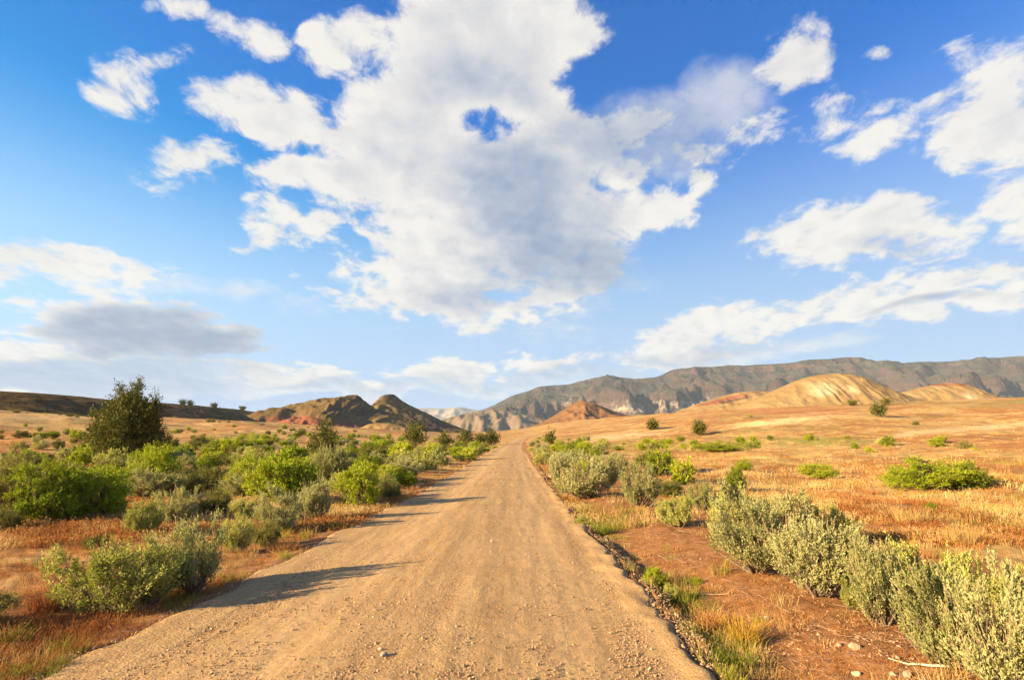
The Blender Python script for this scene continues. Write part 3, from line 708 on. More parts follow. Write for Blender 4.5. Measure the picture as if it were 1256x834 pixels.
HEROES = [
    # left verge, nearest first
    ('sage_green', 140, 752, 140, 94, 'low spreading blue-green sagebrush nearest the road edge on the left'),
    ('sage', 235, 728, 92, 100, 'upright sagebrush with straw-coloured stalks behind the low blue-green one, casting a shadow on the road'),
    ('sage', 178, 738, 70, 45, 'low leafy sagebrush squeezed between the two nearest ones left of the road'),
    ('olive', 115, 673, 32, 18, 'tiny round dark shrub alone in the orange grass on the left'),
    ('sage_green', 176, 657, 48, 50, 'yellow-green upright sagebrush left of the road, in front of the shaded thicket'),
    ('sage', 217, 643, 52, 50, 'dull grey sagebrush beside the yellow-green upright one'),
    ('olive', 263, 634, 44, 36, 'low dark green bush behind the orange verge grass'),
    ('sage_green', 291, 677, 44, 48, 'yellow-green sagebrush with a few tall fingers beside the left road edge'),
    ('olive', 325, 668, 46, 34, 'brownish twiggy shrub at the foot of the pale sagebrush, by the wooden stake'),
    ('sage', 343, 652, 66, 56, 'full pale sagebrush just left of the wooden stake'),
    ('sage', 384, 640, 54, 56, 'pale sagebrush with a dark shaded side just behind the wooden stake'),
    ('bright', 442, 622, 64, 58, 'bright green bush with tall yellow shoots closest to the road bend on the left'),
    ('olive', 478, 612, 34, 30, 'dark green bush at the road-side end of the left thicket'),
    ('bright', 350, 618, 96, 72, 'largest bright yellow-green bush in the middle of the left thicket'),
    ('bright', 306, 606, 60, 48, 'bright green bush left of the largest yellow-green one'),
    ('sage_green', 300, 636, 50, 30, 'sprawling light green sagebrush in front of the bright green bushes'),
    ('sage', 402, 600, 62, 62, 'tall grey-olive sagebrush in front of the small round juniper'),
    ('bright', 442, 592, 66, 42, 'rounded bright green bush in front of the field right of the small juniper'),
    ('olive', 10, 640, 90, 72, 'dark green bush at the very left edge of the shaded thicket'),
    ('bright', 66, 640, 96, 78, 'large bright-topped bush in the middle of the shaded thicket on the left'),
    ('bright', 112, 632, 84, 66, 'bright green bush ending the shaded thicket, below the juniper tree'),
    ('olive', 8, 650, 36, 30, 'small dark bush at the foot of the shaded thicket'),
    ('sage', 182, 612, 74, 42, 'broad pale sagebrush below the right side of the juniper tree'),
    ('olive', 228, 608, 46, 34, 'brownish dark shrub right of the broad pale sagebrush'),
    ('olive', 258, 603, 46, 38, 'dark rounded bush in the open gap of the left thicket'),
    ('sage', 284, 598, 34, 28, 'small pale sagebrush in the gap behind the dark rounded bush'),
    ('sage', 150, 588, 60, 30, 'pale sagebrush directly under the juniper tree'),
    ('bright', 35, 590, 70, 34, 'low bright bush behind the shaded thicket, on the orange field edge'),
    ('olive', -62, 772, 110, 50, 'dark shrub half out of the picture at the lower left corner'),
    # right side
    ('sage', 712, 612, 78, 58, 'wide pale sagebrush standing over the first bare patch right of the road'),
    ('sage', 744, 598, 52, 44, 'paler sagebrush with a dark shaded side behind the wide one right of the road'),
    ('sage', 688, 582, 40, 30, 'small sagebrush crowding the right road edge where the road narrows'),
    ('sage_green', 694, 606, 30, 26, 'little green sagebrush at the right road edge before the bare patch'),
    ('sage', 786, 621, 62, 56, 'round silvery sagebrush standing alone at the end of the bare red patch'),
    ('sage_green', 832, 646, 54, 42, 'low yellow-green sagebrush to the right of the round silvery one'),
    ('sage', 866, 628, 56, 38, 'pale sagebrush between the low yellow-green one and the big clump'),
    ('olive', 822, 610, 40, 26, 'dark leafy bush in the shadow behind the round silvery sagebrush'),
    ('sage', 930, 704, 104, 108, 'tall silvery sagebrush with bare dark stems at its foot, first of the big clump'),
    ('sage_green', 905, 664, 74, 70, 'sagebrush at the back edge of the big clump, beside the road side dirt'),
    ('sage', 1002, 728, 118, 108, 'silvery sagebrush with a dark hollow in its middle and a thick bare stem'),
    ('sage', 958, 672, 84, 80, 'tall pale sagebrush in the heart of the big right clump'),
    ('sage_green', 1020, 668, 70, 52, 'greener shaded sagebrush on the far side of the big right clump'),
    ('sage', 1082, 764, 92, 112, 'leaning sagebrush with tall straw stalks and loose dead twigs at its foot'),
    ('sage_green', 1140, 752, 108, 106, 'dense sagebrush with many straw stalks behind the leaning one'),
    ('sage', 1168, 820, 112, 128, 'broad silvery sagebrush above the bleached stick'),
    ('sage_green', 1215, 760, 90, 92, 'sagebrush with dark gaps under its crown at the right end of the row'),
    ('sage', 1240, 850, 130, 155, 'pale yellow-green sagebrush filling the corner nearest the camera'),
    ('sage_green', 1050, 742, 42, 40, 'small leafy sagebrush at the dark gap between the two biggest clumps'),
    ('bright', 1145, 599, 100, 35, 'large bright green bush alone on the dry grass slope'),
    ('bright', 1184, 598, 56, 32, 'bright green bush joined to the right flank of the large one on the slope'),
    ('bright', 1108, 594, 48, 22, 'low green skirt bush at the left flank of the large one on the slope'),
    ('bright', 1004, 587, 46, 20, 'small bright green bush alone in the pale grass behind the big clump'),
    ('bright', 912, 577, 22, 14, 'small green bush beyond the big clump, nearer the road'),
    ('bright', 902, 603, 34, 34, 'bright green sprouting bush poking up behind the big sagebrush clump'),
    ('bright', 880, 553, 62, 12, 'low flat bright green bush on the grass in front of the lone far bush'),
    ('bright', 1146, 628, 20, 16, 'little green plant in the straw grass below the large slope bush'),
    ('bright', 805, 722, 38, 30, 'bright broad-leaved green weed in the ditch by the right road edge'),
    ('sage_green', 826, 738, 22, 24, 'small grey-green sprig behind the bright ditch weed'),
    ('bright', 853, 716, 22, 12, 'small green tuft plant casting a shadow on the bare dirt'),
    ('sage_green', 712, 646, 22, 16, 'small yellowish weed in the shade of the right road lip'),
]
for h_ in HEROES: hero(*h_)

def free(x, y, r, k=0.75):
    for a, b, c in TAKEN:
        if (a - x) ** 2 + (b - y) ** 2 < ((c + r) * k) ** 2: return False
    return True
SCATTERED = []
KINDW = {'sage': 'grey-green sagebrush', 'sage_green': 'yellow-green sagebrush', 'bright': 'bright green bush', 'olive': 'dark bush'}
MARKS_L = [(40, 'at the picture edge'), (88, 'left of the big juniper'), (205, 'below the big juniper'), (330, 'below the dark ridge'), (385, 'below the red clay mound'), (450, 'below the broad butte'), (520, 'below the pointed butte'), (575, 'near the small junipers'), (700, 'beside the road end')]
MARKS_R = [(660, 'beside the road end'), (770, 'below the red-brown cone'), (860, 'below the pale mesa foot'), (955, 'below the reddish rim'), (1110, 'below the tan dome'), (1205, 'below the low tan mound'), (1400, 'at the picture edge')]
ORD = ['nearest', 'second nearest', 'third nearest', 'fourth nearest', 'fifth nearest', 'sixth nearest', 'seventh nearest', 'eighth nearest', 'ninth nearest', 'tenth nearest']
def label_scattered():
    cells = {}
    for o, kd, x, y, z, w, h, where in SCATTERED:
        u, v = project(x, y, z); wpx = w * 700 / y
        marks = MARKS_L if 'left' in where else MARKS_R
        mk = [t for lim, t in marks if u < lim][0]
        shape = 'flat' if h / w < .58 else 'rounded' if h / w < .73 else 'tall'
        cells.setdefault((where, KINDW[kd], mk, shape), []).append((math.hypot(x, y), o, wpx))
    for (where, kw, mk, shape), L in cells.items():
        L.sort(key=lambda q: q[0])
        for i, (d, o, wpx) in enumerate(L):
            if wpx > 9 and i < len(ORD):
                o['label'] = f'{ORD[i]} {shape} {kw} {where}, {mk}'
            else:
                o['label'] = f'tiny far {kw} {where}'
def scatter_shrubs(n, box, dens, mixk, size, near_r, labels, group, k=0.7):
    """individual bushes strewn over a stretch of land; dens(x, y) is the chance that one grows there"""
    made = tries = 0
    while made < n and tries < n * 60:
        tries += 1
        t = rng.rand(); y = box[2] * (box[3] / box[2]) ** t
        x = rng.uniform(box[0], box[1]) if not callable(box[0]) else rng.uniform(box[0](y), box[1](y))
        out, side = road_out(x, y)
        if out < 0.5: continue
        z = float(G(x, y)); u, v = project(x, y, z)
        if u < -40 or u > 1300 or v > 900: continue
        if rng.rand() > dens(x, y, u, v): continue
        kd = list(mixk)[np.searchsorted(np.cumsum(list(mixk.values())), rng.rand() * sum(mixk.values()))]
        w = rng.uniform(*size) * (1.25 if kd in ('bright', 'olive') else 1.0)
        if not free(x, y, w / 2, k): continue
        h = w * rng.uniform(0.5, 0.85)
        SCATTERED.append((put_shrub(kd, x, y, z, w, h, None, group + ', ' + KINDW[kd], near=math.hypot(x, y) < near_r), kd, x, y, z, w, h, labels))
        made += 1
    return made
edgeL = lambda y: ROAD_L + float(road_shift(y)); edgeR = lambda y: ROAD_R + float(road_shift(y))
# belt of mixed brush along the left of the road
def dL(x, y, u, v):
    if v > 612 and u < 330: return 0.0
    o = edgeL(y) - x
    if o < (1.2 if y < 24 else 0.7): return 0.0
    n = 0.5 + 0.9 * float(pnoise(x / 5.0, y / 7.0))
    return np.clip(n, 0.12, 1) if u > 250 else np.clip(n, 0.1, 1) * (0.8 if v > 566 else 0.25)
n1_ = scatter_shrubs(270, (lambda y: edgeL(y) - 12 - y * 0.32, edgeL, 11, 170), dL, {'sage': .28, 'sage_green': .14, 'bright': .42, 'olive': .16}, (0.85, 1.9), 30, 'in the left thicket', 'brush thicket left of the road')
# strip along the right edge
def dR(x, y, u, v):
    o = x - edgeR(y)
    return 0.0 if o < 0.6 or v > 592 else np.clip(1.15 - o / (3.0 + y * 0.09), 0, 1)
n2_ = scatter_shrubs(85, (edgeR, lambda y: edgeR(y) + 4 + y * .12, 19, 190), dR, {'sage': .62, 'sage_green': .2, 'bright': .12, 'olive': .06}, (0.8, 1.6), 30, 'in the right strip', 'brush strip right of the road')
# green patch beyond the strip and plants dotted over the right slope
def dG(x, y, u, v):
    return float(min(1, 0.03 + 1.0 * blob(u, v, 800, 550, 100, 7) + 0.5 * blob(u, v, 1010, 541, 95, 6)))
n3_ = scatter_shrubs(55, (lambda y: edgeR(y) + 2, lambda y: edgeR(y) + y * 1.0, 22, 230), dG, {'bright': .75, 'sage_green': .15, 'olive': .1}, (0.5, 1.4), 20, 'on the right slope', 'plants on the right slope')
# low plants on the left field
def dF(x, y, u, v):
    return 0.9 if (v < 572 and u < 330) or v < 550 else 0.0
n4_ = scatter_shrubs(165, (lambda y: edgeL(y) - y * 1.05, lambda y: edgeL(y) - 14 - y * 0.1, 34, 240), dF, {'bright': .42, 'sage': .2, 'olive': .38}, (0.5, 1.6), 20, 'on the left field', 'plants on the left field')
label_scattered()

# ------------------------------------------------------------------ junipers
def juniper(seed, lobes, height, n=9000, leaf=0.17):
    """lobes: (x, z, rx, rz) in metres over the foot"""
    rg = np.random.RandomState(seed)
    L = np.array(lobes, float)
    vol = L[:, 2] ** 1.35 * L[:, 3]
    k = rg.choice(len(L), n // 12, p=vol / vol.sum())
    d = rand_dirs(rg, len(k)); d[:, 2] = d[:, 2] * 0.95 + 0.05
    r = 1 - 0.75 * rg.rand(len(k)) ** 1.3
    c = np.stack([L[k, 0] + d[:, 0] * r * L[k, 2], d[:, 1] * r * L[k, 2] * 1.05, L[k, 1] + d[:, 2] * r * L[k, 3]], 1)
    c += rg.normal(size=c.shape) * 0.012 * height
    c[:, 2] = np.maximum(c[:, 2], 0.15)
    ax = unit(np.stack([d[:, 0] * .5, d[:, 1] * .5, np.full(len(k), .85)], 1) + rg.normal(size=c.shape) * .3)
    ik = np.repeat(np.arange(len(k)), 12)
    q = len(ik)
    sl = leaf * 2.6 * rg.uniform(.6, 1.4, len(k))
    t = rg.uniform(-.5, 1, q)
    pos = c[ik] + ax[ik] * (sl[ik] * t)[:, None] + rg.normal(size=(q, 3)) * leaf * .45 * (1 - t * .5)[:, None]
    ld_ = unit(ax[ik] + rand_dirs(rg, q) * .75)
    tint = np.clip(.6 * rg.rand(len(k))[ik] + .4 * rg.rand(q), 0, 1)
    sz = rg.uniform(.6, 1.25, q)
    crown = leaves(rg, pos, ld_, leaf * sz, leaf * .42 * sz, tint, .1)
    zt = height * .86
    tr = np.array([[[0, 0, -.2], [.03 * height, 0, .2 * height], [-.01 * height, .02, .45 * height], [.02 * height, 0, .7 * height], [.03 * height, 0, zt]]])
    parts = [tubes(tr, np.array([[.045, .035, .026, .014, .004]]) * height, 7)]
    trunk = join(parts)
    m = min(len(k), 46)
    e = c[:m] ; b = np.stack([np.zeros(m), np.zeros(m), np.clip(e[:, 2] * .7, .08 * height, zt * .9)], 1)
    limbs = tubes(curve_lines(b, e * np.array([.8, .8, .9]), 4, rg, .08, .1), np.linspace(.011, .003, 4)[None] * height * np.ones((m, 1)), 4)
    return trunk, limbs, crown
def put_juniper(seed, x, y, z, lobes, height, label, group=None, n=9000, leaf=.17):
    trunk, limbs, crown = juniper(seed, lobes, height, n, leaf)
    o = bpy.data.objects.new('juniper_tree', None); C.objects.link(o); o.location = (x, y, z)
    link('trunk', mesh_np('juniper_trunk', trunk[0], [trunk[1]], [JBARK], True), o)
    link('limbs', mesh_np('juniper_limbs', limbs[0], [limbs[1]], [JBARK], True), o)
    link('crown', mesh_np('juniper_crown', crown[0], [crown[1]], [JUNI], False, {'tint': crown[2]}), o)
    tag(o, label, 'tree', group or 'juniper trees')
    return o
def jun_at(seed, u, vb, vt, hw, label, lob=None, n=2600, group=None):
    x, y, z = gp(u, vb); d = y * CP + (z - CAM_H) * SP
    s = d / 700.0; H = (vb - vt) * s
    if lob: lobes = [((a - u) * s, (vb - b) * s, c * s, e * s) for a, b, c, e in lob]
    else:
        w = hw * s
        lobes = [(0, .38 * H, w, .36 * H), (w * .1, .62 * H, w * .7, .28 * H), (-w * .1, .8 * H, w * .36, .19 * H), (w * .5, .3 * H, w * .6, .25 * H), (-w * .5, .28 * H, w * .6, .24 * H)]
    return put_juniper(seed, x, y, z, lobes, H, label, group, n, max(.10, 2.4 * s) if not lob else 2.5 * s)
jun_at(101, 148, 571, 462, 58, 'large bushy juniper with several pointed tops on the left field',
       lob=[(157, 476, 4, 15), (157, 490, 9, 16), (155, 503, 17, 20), (150, 484, 4, 10), (136, 478, 3.5, 12), (137, 490, 7, 13), (138, 506, 16, 18), (182, 490, 3.5, 11), (181, 500, 7, 12), (178, 512, 12, 16), (151, 518, 31, 26), (152, 538, 36, 26), (120, 526, 14, 18), (116, 540, 15, 14), (110, 510, 6, 7), (192, 541, 13, 8), (183, 530, 11, 14), (150, 556, 34, 16)], n=58000)
jun_at(102, 396, 570, 514, 18, 'small round-topped juniper rising out of the left thicket below the buttes', n=5000)
jun_at(103, 508, 549, 517, 13, 'small conical juniper in front of the right-hand butte slope', n=3000)
jun_at(104, 544, 549, 532, 7, 'tiny juniper between the conical one and the road end', n=1200)
jun_at(105, 570, 548, 528, 9, 'tiny yellowish juniper left of the road end', n=1600)
jun_at(106, 602, 546, 528, 9, 'tiny dark juniper nearest the road end on the left', n=1600)
jun_at(107, 588, 546, 534, 6, 'smallest juniper between the two at the road end', n=900)
jun_at(108, 858, 534, 519, 7, 'lone upright olive bush tree on the golden slope right of the road', n=1300)
jun_at(109, 800, 527, 518, 6, 'lone round dark bush tree on the golden slope right of the road', n=1000)
jun_at(110, 1078, 511, 498, 8, 'round dark juniper below the foot of the tan dome', n=1200)
jun_at(111, 675, 545, 530, 4, 'thin small juniper just right of the road end', n=700)
for i, (u, v0, v1, w, lb) in enumerate([(1087, 497, 489.5, 5, 'dark bush tree at the lower right flank of the tan dome'), (1045, 497.5, 492.5, 5, 'small flat bush at the foot of the tan dome'), (224, 496.5, 491, 2.6, 'larger dark tree standing on the skyline of the dark ridge'),
                                        (262, 500.5, 496.5, 3, 'wide low tree on the skyline of the dark ridge'), (233, 496.8, 494.5, 1.3, 'tiny tree right beside the larger one on the dark ridge'), (297, 503.5, 501, 1.6, 'last small tree on the falling skyline of the dark ridge')]):
    # these stand on the hills: find the hill surface under the sight line
    dg = bpy.context.evaluated_depsgraph_get()
    d = Vector(ray(u, v0)).normalized()
    for dv in (0, .5, 1, 1.5, 2, 3, 4, 6):
        d = Vector(ray(u, v0 + dv)).normalized()
        hit = scene.ray_cast(dg, Vector((0, 0, CAM_H)) + d * 200, d)
        if hit[0]: break
    if hit[0]:
        x, y, z = hit[1]; s = (y * CP + z * SP) / 700; H = (v0 - v1) * s * (.7 if u < 400 else 1); w *= s * (.8 if u < 400 else 1)
        put_juniper(120 + i, x, y, z - .1, [(0, .34 * H, w, .40 * H), (w * .1, .55 * H, w * .7, .4 * H)], H, lb, 'trees on the hills', 700, 1.6 * s)
# ------------------------------------------------------------------ ground cover: grass, gravel (stuff)
def grass_mat(name, cols, patch=0.25):
    m, T = new_mat(name)
    oi = T.n.new('ShaderNodeObjectInfo')
    big = T.noise(oi.outputs['Location'], patch, 4.0, 0.6)
    tint = attr(T, 'tint')
    f = T.m('ADD', T.m('ADD', T.m('MULTIPLY', oi.outputs['Random'], 0.35), T.m('MULTIPLY', tint, 0.25)), T.m('MULTIPLY_ADD', big, 1.6, -0.6))
    n = len(cols)
    col = T.ramp(f, [(0.06 + 0.88 * i / (n - 1), c) for i, c in enumerate(cols)])
    b = T.add('ShaderNodeBsdfPrincipled', None, {'Base Color': col, 'Roughness': 0.8, 'Specular IOR Level': 0.15})
    t = T.add('ShaderNodeBsdfTranslucent', None, {'Color': col})
    mx = T.add('ShaderNodeMixShader', None, {0: 0.3, 1: b, 2: t})
    T.add('ShaderNodeOutputMaterial', None, {'Surface': mx})
    return m
def clump(seed, n, h, spread, wd, lean=.45, mat=None, heads=0):
    rg = np.random.RandomState(seed)
    a = rg.rand(n) * 6.283; r = spread * np.sqrt(rg.rand(n))
    p0 = np.stack([r * np.cos(a), r * np.sin(a), np.full(n, -.015)], 1)
    a2 = a + rg.normal(size=n) * .9; ln = lean * rg.rand(n) ** .7 + r / max(spread, 1e-3) * .15
    hh = h * rg.uniform(.45, 1.1, n)
    d = np.stack([np.cos(a2) * ln, np.sin(a2) * ln, np.ones(n)], 1)
    mid = p0 + d * hh[:, None] * np.array([.38, .38, .6]); tip = p0 + d * hh[:, None] * np.array([1, 1, .95])
    s = np.stack([-np.sin(a2 + rg.normal(size=n)), np.cos(a2 + rg.normal(size=n)), np.zeros(n)], 1) * wd / 2
    V = np.stack([p0 - s, p0 + s, mid + s * .8, mid - s * .8, tip], 1)
    i = np.arange(n)[:, None] * 5
    Q = i + np.array([0, 1, 2, 3]); Tt = i + np.array([3, 2, 4])
    t = np.repeat(rg.rand(n), 5)
    V = V.reshape(-1, 3); polys = [Q, Tt]
    if heads:
        k = rg.permutation(n)[:heads]; m = 7; ik = np.repeat(k, m)
        tt = rg.uniform(0, 1, len(ik))[:, None]
        v2, f2, t2 = leaves(rg, mid[ik] * (.5 - .5 * tt) + tip[ik] * (.5 + .5 * tt), unit(d[ik] + rand_dirs(rg, len(ik)) * .7), rg.uniform(.5, 1, len(ik)) * wd * 4, rg.uniform(.5, 1, len(ik)) * wd * 1.3, rg.uniform(.6, 1, len(ik)))
        polys[0] = np.concatenate([Q, f2 + len(V)]); V = np.concatenate([V, v2]); t = np.concatenate([t, t2])
    return mesh_np('grass_clump', V, polys, [mat], False, {'tint': t})
def scatter_stuff(name, label, cat, pts, scl, protos, seed=0, tilt=0.12):
    """one object: clumps of geometry instanced on a cloud of points"""
    col = bpy.data.collections.new(name + '_sources')
    for i, me in enumerate(protos):
        col.objects.link(bpy.data.objects.new(f'{name}_source', me))
    me = mesh_np(name, np.asarray(pts), [np.zeros((0, 3), int)], [], False, {'size': scl}) if False else bpy.data.meshes.new(name)
    me.vertices.add(len(pts)); me.vertices.foreach_set('co', np.asarray(pts, np.float32).ravel())
    at = me.attributes.new('size', 'FLOAT', 'POINT'); at.data.foreach_set('value', np.asarray(scl, np.float32))
    o = link(name, me)
    ng = bpy.data.node_groups.new(name + '_scatter', 'GeometryNodeTree')
    ng.interface.new_socket('Geometry', in_out='INPUT', socket_type='NodeSocketGeometry')
    ng.interface.new_socket('Geometry', in_out='OUTPUT', socket_type='NodeSocketGeometry')
    N, Lk = ng.nodes, ng.links
    gi, go = N.new('NodeGroupInput'), N.new('NodeGroupOutput')
    ci = N.new('GeometryNodeCollectionInfo'); ci.inputs['Collection'].default_value = col; ci.inputs['Separate Children'].default_value = True; ci.inputs['Reset Children'].default_value = True
    ip = N.new('GeometryNodeInstanceOnPoints'); ip.inputs['Pick Instance'].default_value = True
    rv = N.new('FunctionNodeRandomValue'); rv.data_type = 'FLOAT_VECTOR'; rv.inputs['Min'].default_value = (-tilt, -tilt, 0); rv.inputs['Max'].default_value = (tilt, tilt, 6.283); rv.inputs['Seed'].default_value = seed
    ri = N.new('FunctionNodeRandomValue'); ri.data_type = 'INT'; ri.inputs['Min'].default_value = 0; ri.inputs['Max'].default_value = len(protos) - 1; ri.inputs['Seed'].default_value = seed + 1
    na = N.new('GeometryNodeInputNamedAttribute'); na.data_type = 'FLOAT'; na.inputs['Name'].default_value = 'size'
    Lk.new(gi.outputs[0], ip.inputs['Points']); Lk.new(ci.outputs[0], ip.inputs['Instance'])
    vo = [q for q in rv.outputs if q.type == 'VECTOR' and q.enabled][0]; io = [q for q in ri.outputs if q.type == 'INT' and q.enabled][0]
    Lk.new(vo, ip.inputs['Rotation']); Lk.new(io, ip.inputs['Instance Index'])
    Lk.new([q for q in na.outputs if q.enabled and q.type == 'VALUE'][0], ip.inputs['Scale'])
    Lk.new(ip.outputs[0], go.inputs[0])
    md = o.modifiers.new('scatter', 'NODES'); md.node_group = ng
    tag(o, label, cat, None, 'stuff')
    return o
def cloud(n, r0, r1, dens, amax=48, seed=0, power=1.0):
    """n points in view between r0 and r1 metres (even over the picture rather than over the land), thinned by dens"""
    rg = np.random.RandomState(seed)
    a = np.radians(rg.uniform(-amax, amax, n)); r = 1 / (1 / r1 + (1 / r0 - 1 / r1) * rg.rand(n) ** power)
    x, y = r * np.sin(a), r * np.cos(a)
    z = G(x, y); u, v = project(x, y, z)
    out, side = road_out(x, y)
    k = (u > -60) & (u < 1320) & (v < 900) & (rg.rand(n) < dens(x, y, u, v, out, side))
    return np.stack([x, y, z], 1)[k], r[k], out[k], side[k]
STRAW = grass_mat('straw_grass', [(0.24, 0.125, 0.04), (0.42, 0.27, 0.09), (0.55, 0.40, 0.165), (0.62, 0.49, 0.26)])
RUST = grass_mat('rust_grass', [(0.16, 0.052, 0.02), (0.30, 0.115, 0.034), (0.42, 0.21, 0.062), (0.50, 0.33, 0.125)])
LUSH = grass_mat('green_grass', [(0.084, 0.118, 0.013), (0.168, 0.193, 0.021), (0.286, 0.260, 0.034), (0.403, 0.319, 0.076)])
near_straw = [clump(200 + i, 46, .19, .13, .0035, .55, STRAW, 14) for i in range(4)]
near_rust = [clump(210 + i, 50, .13, .13, .0035, .6, RUST, 22) for i in range(4)]
near_lush = [clump(220 + i, 44, .20, .10, .005, .6, LUSH, 5) for i in range(3)]
mid_straw = [clump(230 + i, 34, .17, .30, .009, .5, STRAW, 8) for i in range(4)]
mid_lush = [clump(245 + i, 30, .15, .26, .009, .6, LUSH, 4) for i in range(3)]
mid_rust = [clump(240 + i, 34, .13, .30, .009, .55, RUST, 10) for i in range(4)]
def d_common(x, y, u, v, out, side):
    n = 0.5 + 1.3 * fbm(x / 1.6, y / 1.6, 3)
    return np.clip(n, 0, 1) * (out > 0.04)
def dens_bits(x, y, u, v, out, side):
    return on_dirt(out, side, y) * (out > .12) * np.clip(.25 + 1.3 * fbm(x / .9 + 5, y / .9, 3), 0, 1)
def on_dirt(out, side, y): return (side > 0) * (1 - sstep(out, 2.0 + 0.06 * y, 5.0 + 0.1 * y)) * sstep(out, .15, .75)
def dens_straw(x, y, u, v, out, side):
    return d_common(x, y, u, v, out, side) * (1 - .93 * on_dirt(out, side, y)) * np.clip(.55 + 1.6 * fbm(x / 7 + 3, y / 7, 2), .1, 1)
def dens_rust(x, y, u, v, out, side):
    return d_common(x + 30, y, u, v, out, side) * (1 - .85 * on_dirt(out, side, y)) * np.clip(.55 - 1.6 * fbm(x / 7 + 3, y / 7, 2), .1, 1)
def dens_lush(x, y, u, v, out, side):
    edge = np.exp(-((out - .22) / .22) ** 2)
    spots = .4 * blob(u, v, 60, 790, 50, 25) + blob(u, v, 250, 722, 60, 20) + blob(u, v, 380, 662, 40, 10) + .8 * blob(u, v, 735, 655, 40, 30) + .9 * blob(u, v, 815, 735, 40, 40) + .8 * blob(u, v, 910, 815, 40, 30) + .7 * blob(u, v, 1250, 600, 80, 40) + .6 * blob(u, v, 1010, 541, 95, 8) + .6 * blob(u, v, 790, 548, 110, 10)
    return np.clip(.5 + 1.5 * fbm(x / .5, y / .5, 2), 0, 1) * (out > .02) * np.clip(.35 * sstep(out, 3, 9) * np.clip(2.2 * fbm(x / 5.0 + 9, y / 5.0, 3) - .25, 0, 1) + edge * np.clip(.4 + 2.0 * fbm(x / .9, y / .9, 2), 0, 1) * .7 + spots, 0, 1)
def put_grass(name, label, near_set, mid_set, dens, n1, n2, n3, seed):
    P = []
    p, r, o, s = cloud(n1, 2.3, 15, dens, seed=seed)
    sz = np.random.RandomState(seed).uniform(.55, 1.25, len(p)) * np.where(o < .4, .7, 1.0)
    scatter_stuff(name, label, 'grass', p, sz, near_set, seed)
    if mid_set:
        p, r, o, s = cloud(n2, 13, 45, dens, seed=seed + 1)
        p2, r2, o2, s2 = cloud(n3, 40, 170, dens, seed=seed + 2)
        p = np.concatenate([p, p2]); r = np.concatenate([r, r2])
        sz = np.random.RandomState(seed + 3).uniform(.6, 1.25, len(p)) * (1 + sstep(r, 40, 150) * 1.4)
        scatter_stuff(name, label.replace('near', 'farther from'), 'grass', p, sz, mid_set, seed + 5)
put_grass('straw_grass', 'dry straw-coloured grass growing near the road verges', near_straw, mid_straw, dens_straw, 16000, 20000, 9000, 300)
put_grass('rust_grass', 'short rust-orange dry grass growing near the road verges', near_rust, mid_rust, dens_rust, 18000, 20000, 9000, 310)
put_grass('green_grass', 'tufts of green grass growing in the road verges', near_lush, mid_lush, dens_lush, 14000, 9000, 9000, 320)

bits = [clump(250 + i, 22, .07, .12, .0035, .9, RUST, 8) for i in range(3)] + [clump(255, 18, .09, .10, .0035, .8, STRAW, 6)]
p, r, o_, s_ = cloud(9000, 2.4, 30, dens_bits, seed=330)
scatter_stuff('dry_litter', 'short dry stubble on the bare dirt right of the road', 'grass', p, np.random.RandomState(9).uniform(.5, 1.3, len(p)), bits, 331)
def dens_bunch(x, y, u, v, out, side): return (out > 1.0) * (1 - .9 * on_dirt(out, side, y)) * np.clip(.25 + 1.2 * fbm(x / 6 + 2, y / 6, 3), 0, 1)
for lab_, set_, sd_ in (('pale bunchgrass clumps standing out of the dry field', mid_straw, 340), ('rusty bunchgrass clumps standing out of the dry field', mid_rust, 350)):
    p, r, o_, s_ = cloud(2200, 26, 150, dens_bunch, seed=sd_)
    scatter_stuff('bunchgrass', lab_, 'grass', p, np.random.RandomState(sd_).uniform(1.0, 1.9, len(p)), set_, sd_)
    p, r, o_, s_ = cloud(420, 6, 26, dens_bunch, seed=sd_ + 2)
    scatter_stuff('bunchgrass', lab_.replace('standing out of', 'scattered through the near part of'), 'grass', p, np.random.RandomState(sd_).uniform(1.0, 1.7, len(p)), near_straw if sd_ == 340 else near_rust, sd_ + 3)
# loose stones
def stone_mesh(seed, name='stone', sub=1, mat=None, flat=.65):
    import bmesh
    bm = bmesh.new(); bmesh.ops.create_icosphere(bm, subdivisions=sub, radius=.5)
    rg = np.random.RandomState(seed)
    cuts = rand_dirs(rg, 7); dist = rg.uniform(.26, .42, 7)
    for v in bm.verts:
        p = np.array(v.co)
        for c, dd in zip(cuts, dist):
            k = p @ c
            if k > dd: p = p - c * (k - dd)
        v.co = p * np.array([1.2, .95, flat * 1.25])
    me = bpy.data.meshes.new(name); bm.to_mesh(me); bm.free(); me.materials.append(mat)
    return me
def stone_mat(name, cols):
    m, T = new_mat(name)
    oi = T.n.new('ShaderNodeObjectInfo'); tc = T.add('ShaderNodeTexCoord', None, None, 3)
    n = T.noise(tc, 4.0, 4.0, .6)
    k = len(cols)
    col = T.ramp(oi.outputs['Random'], [(i / (k - 1), c) for i, c in enumerate(cols)])
    col = T.mix(T.m('MULTIPLY', T.ss(n, .45, .7), .5), col, (.38, .26, .16))
    finish(T, col, .9, n, .4, .05, .2)
    return m
PEB = stone_mat('gravel_stone', [(0.221, 0.135, 0.070), (0.344, 0.221, 0.119), (0.410, 0.271, 0.148), (0.295, 0.172, 0.086), (0.492, 0.369, 0.230)])
RED = stone_mat('red_stone', [(0.246, 0.115, 0.057), (0.361, 0.197, 0.107), (0.451, 0.295, 0.180), (0.295, 0.148, 0.082)])
pebs = [stone_mesh(400 + i, 'pebble', 1, PEB) for i in range(5)]
reds = [stone_mesh(410 + i, 'pebble', 1, RED) for i in range(4)]
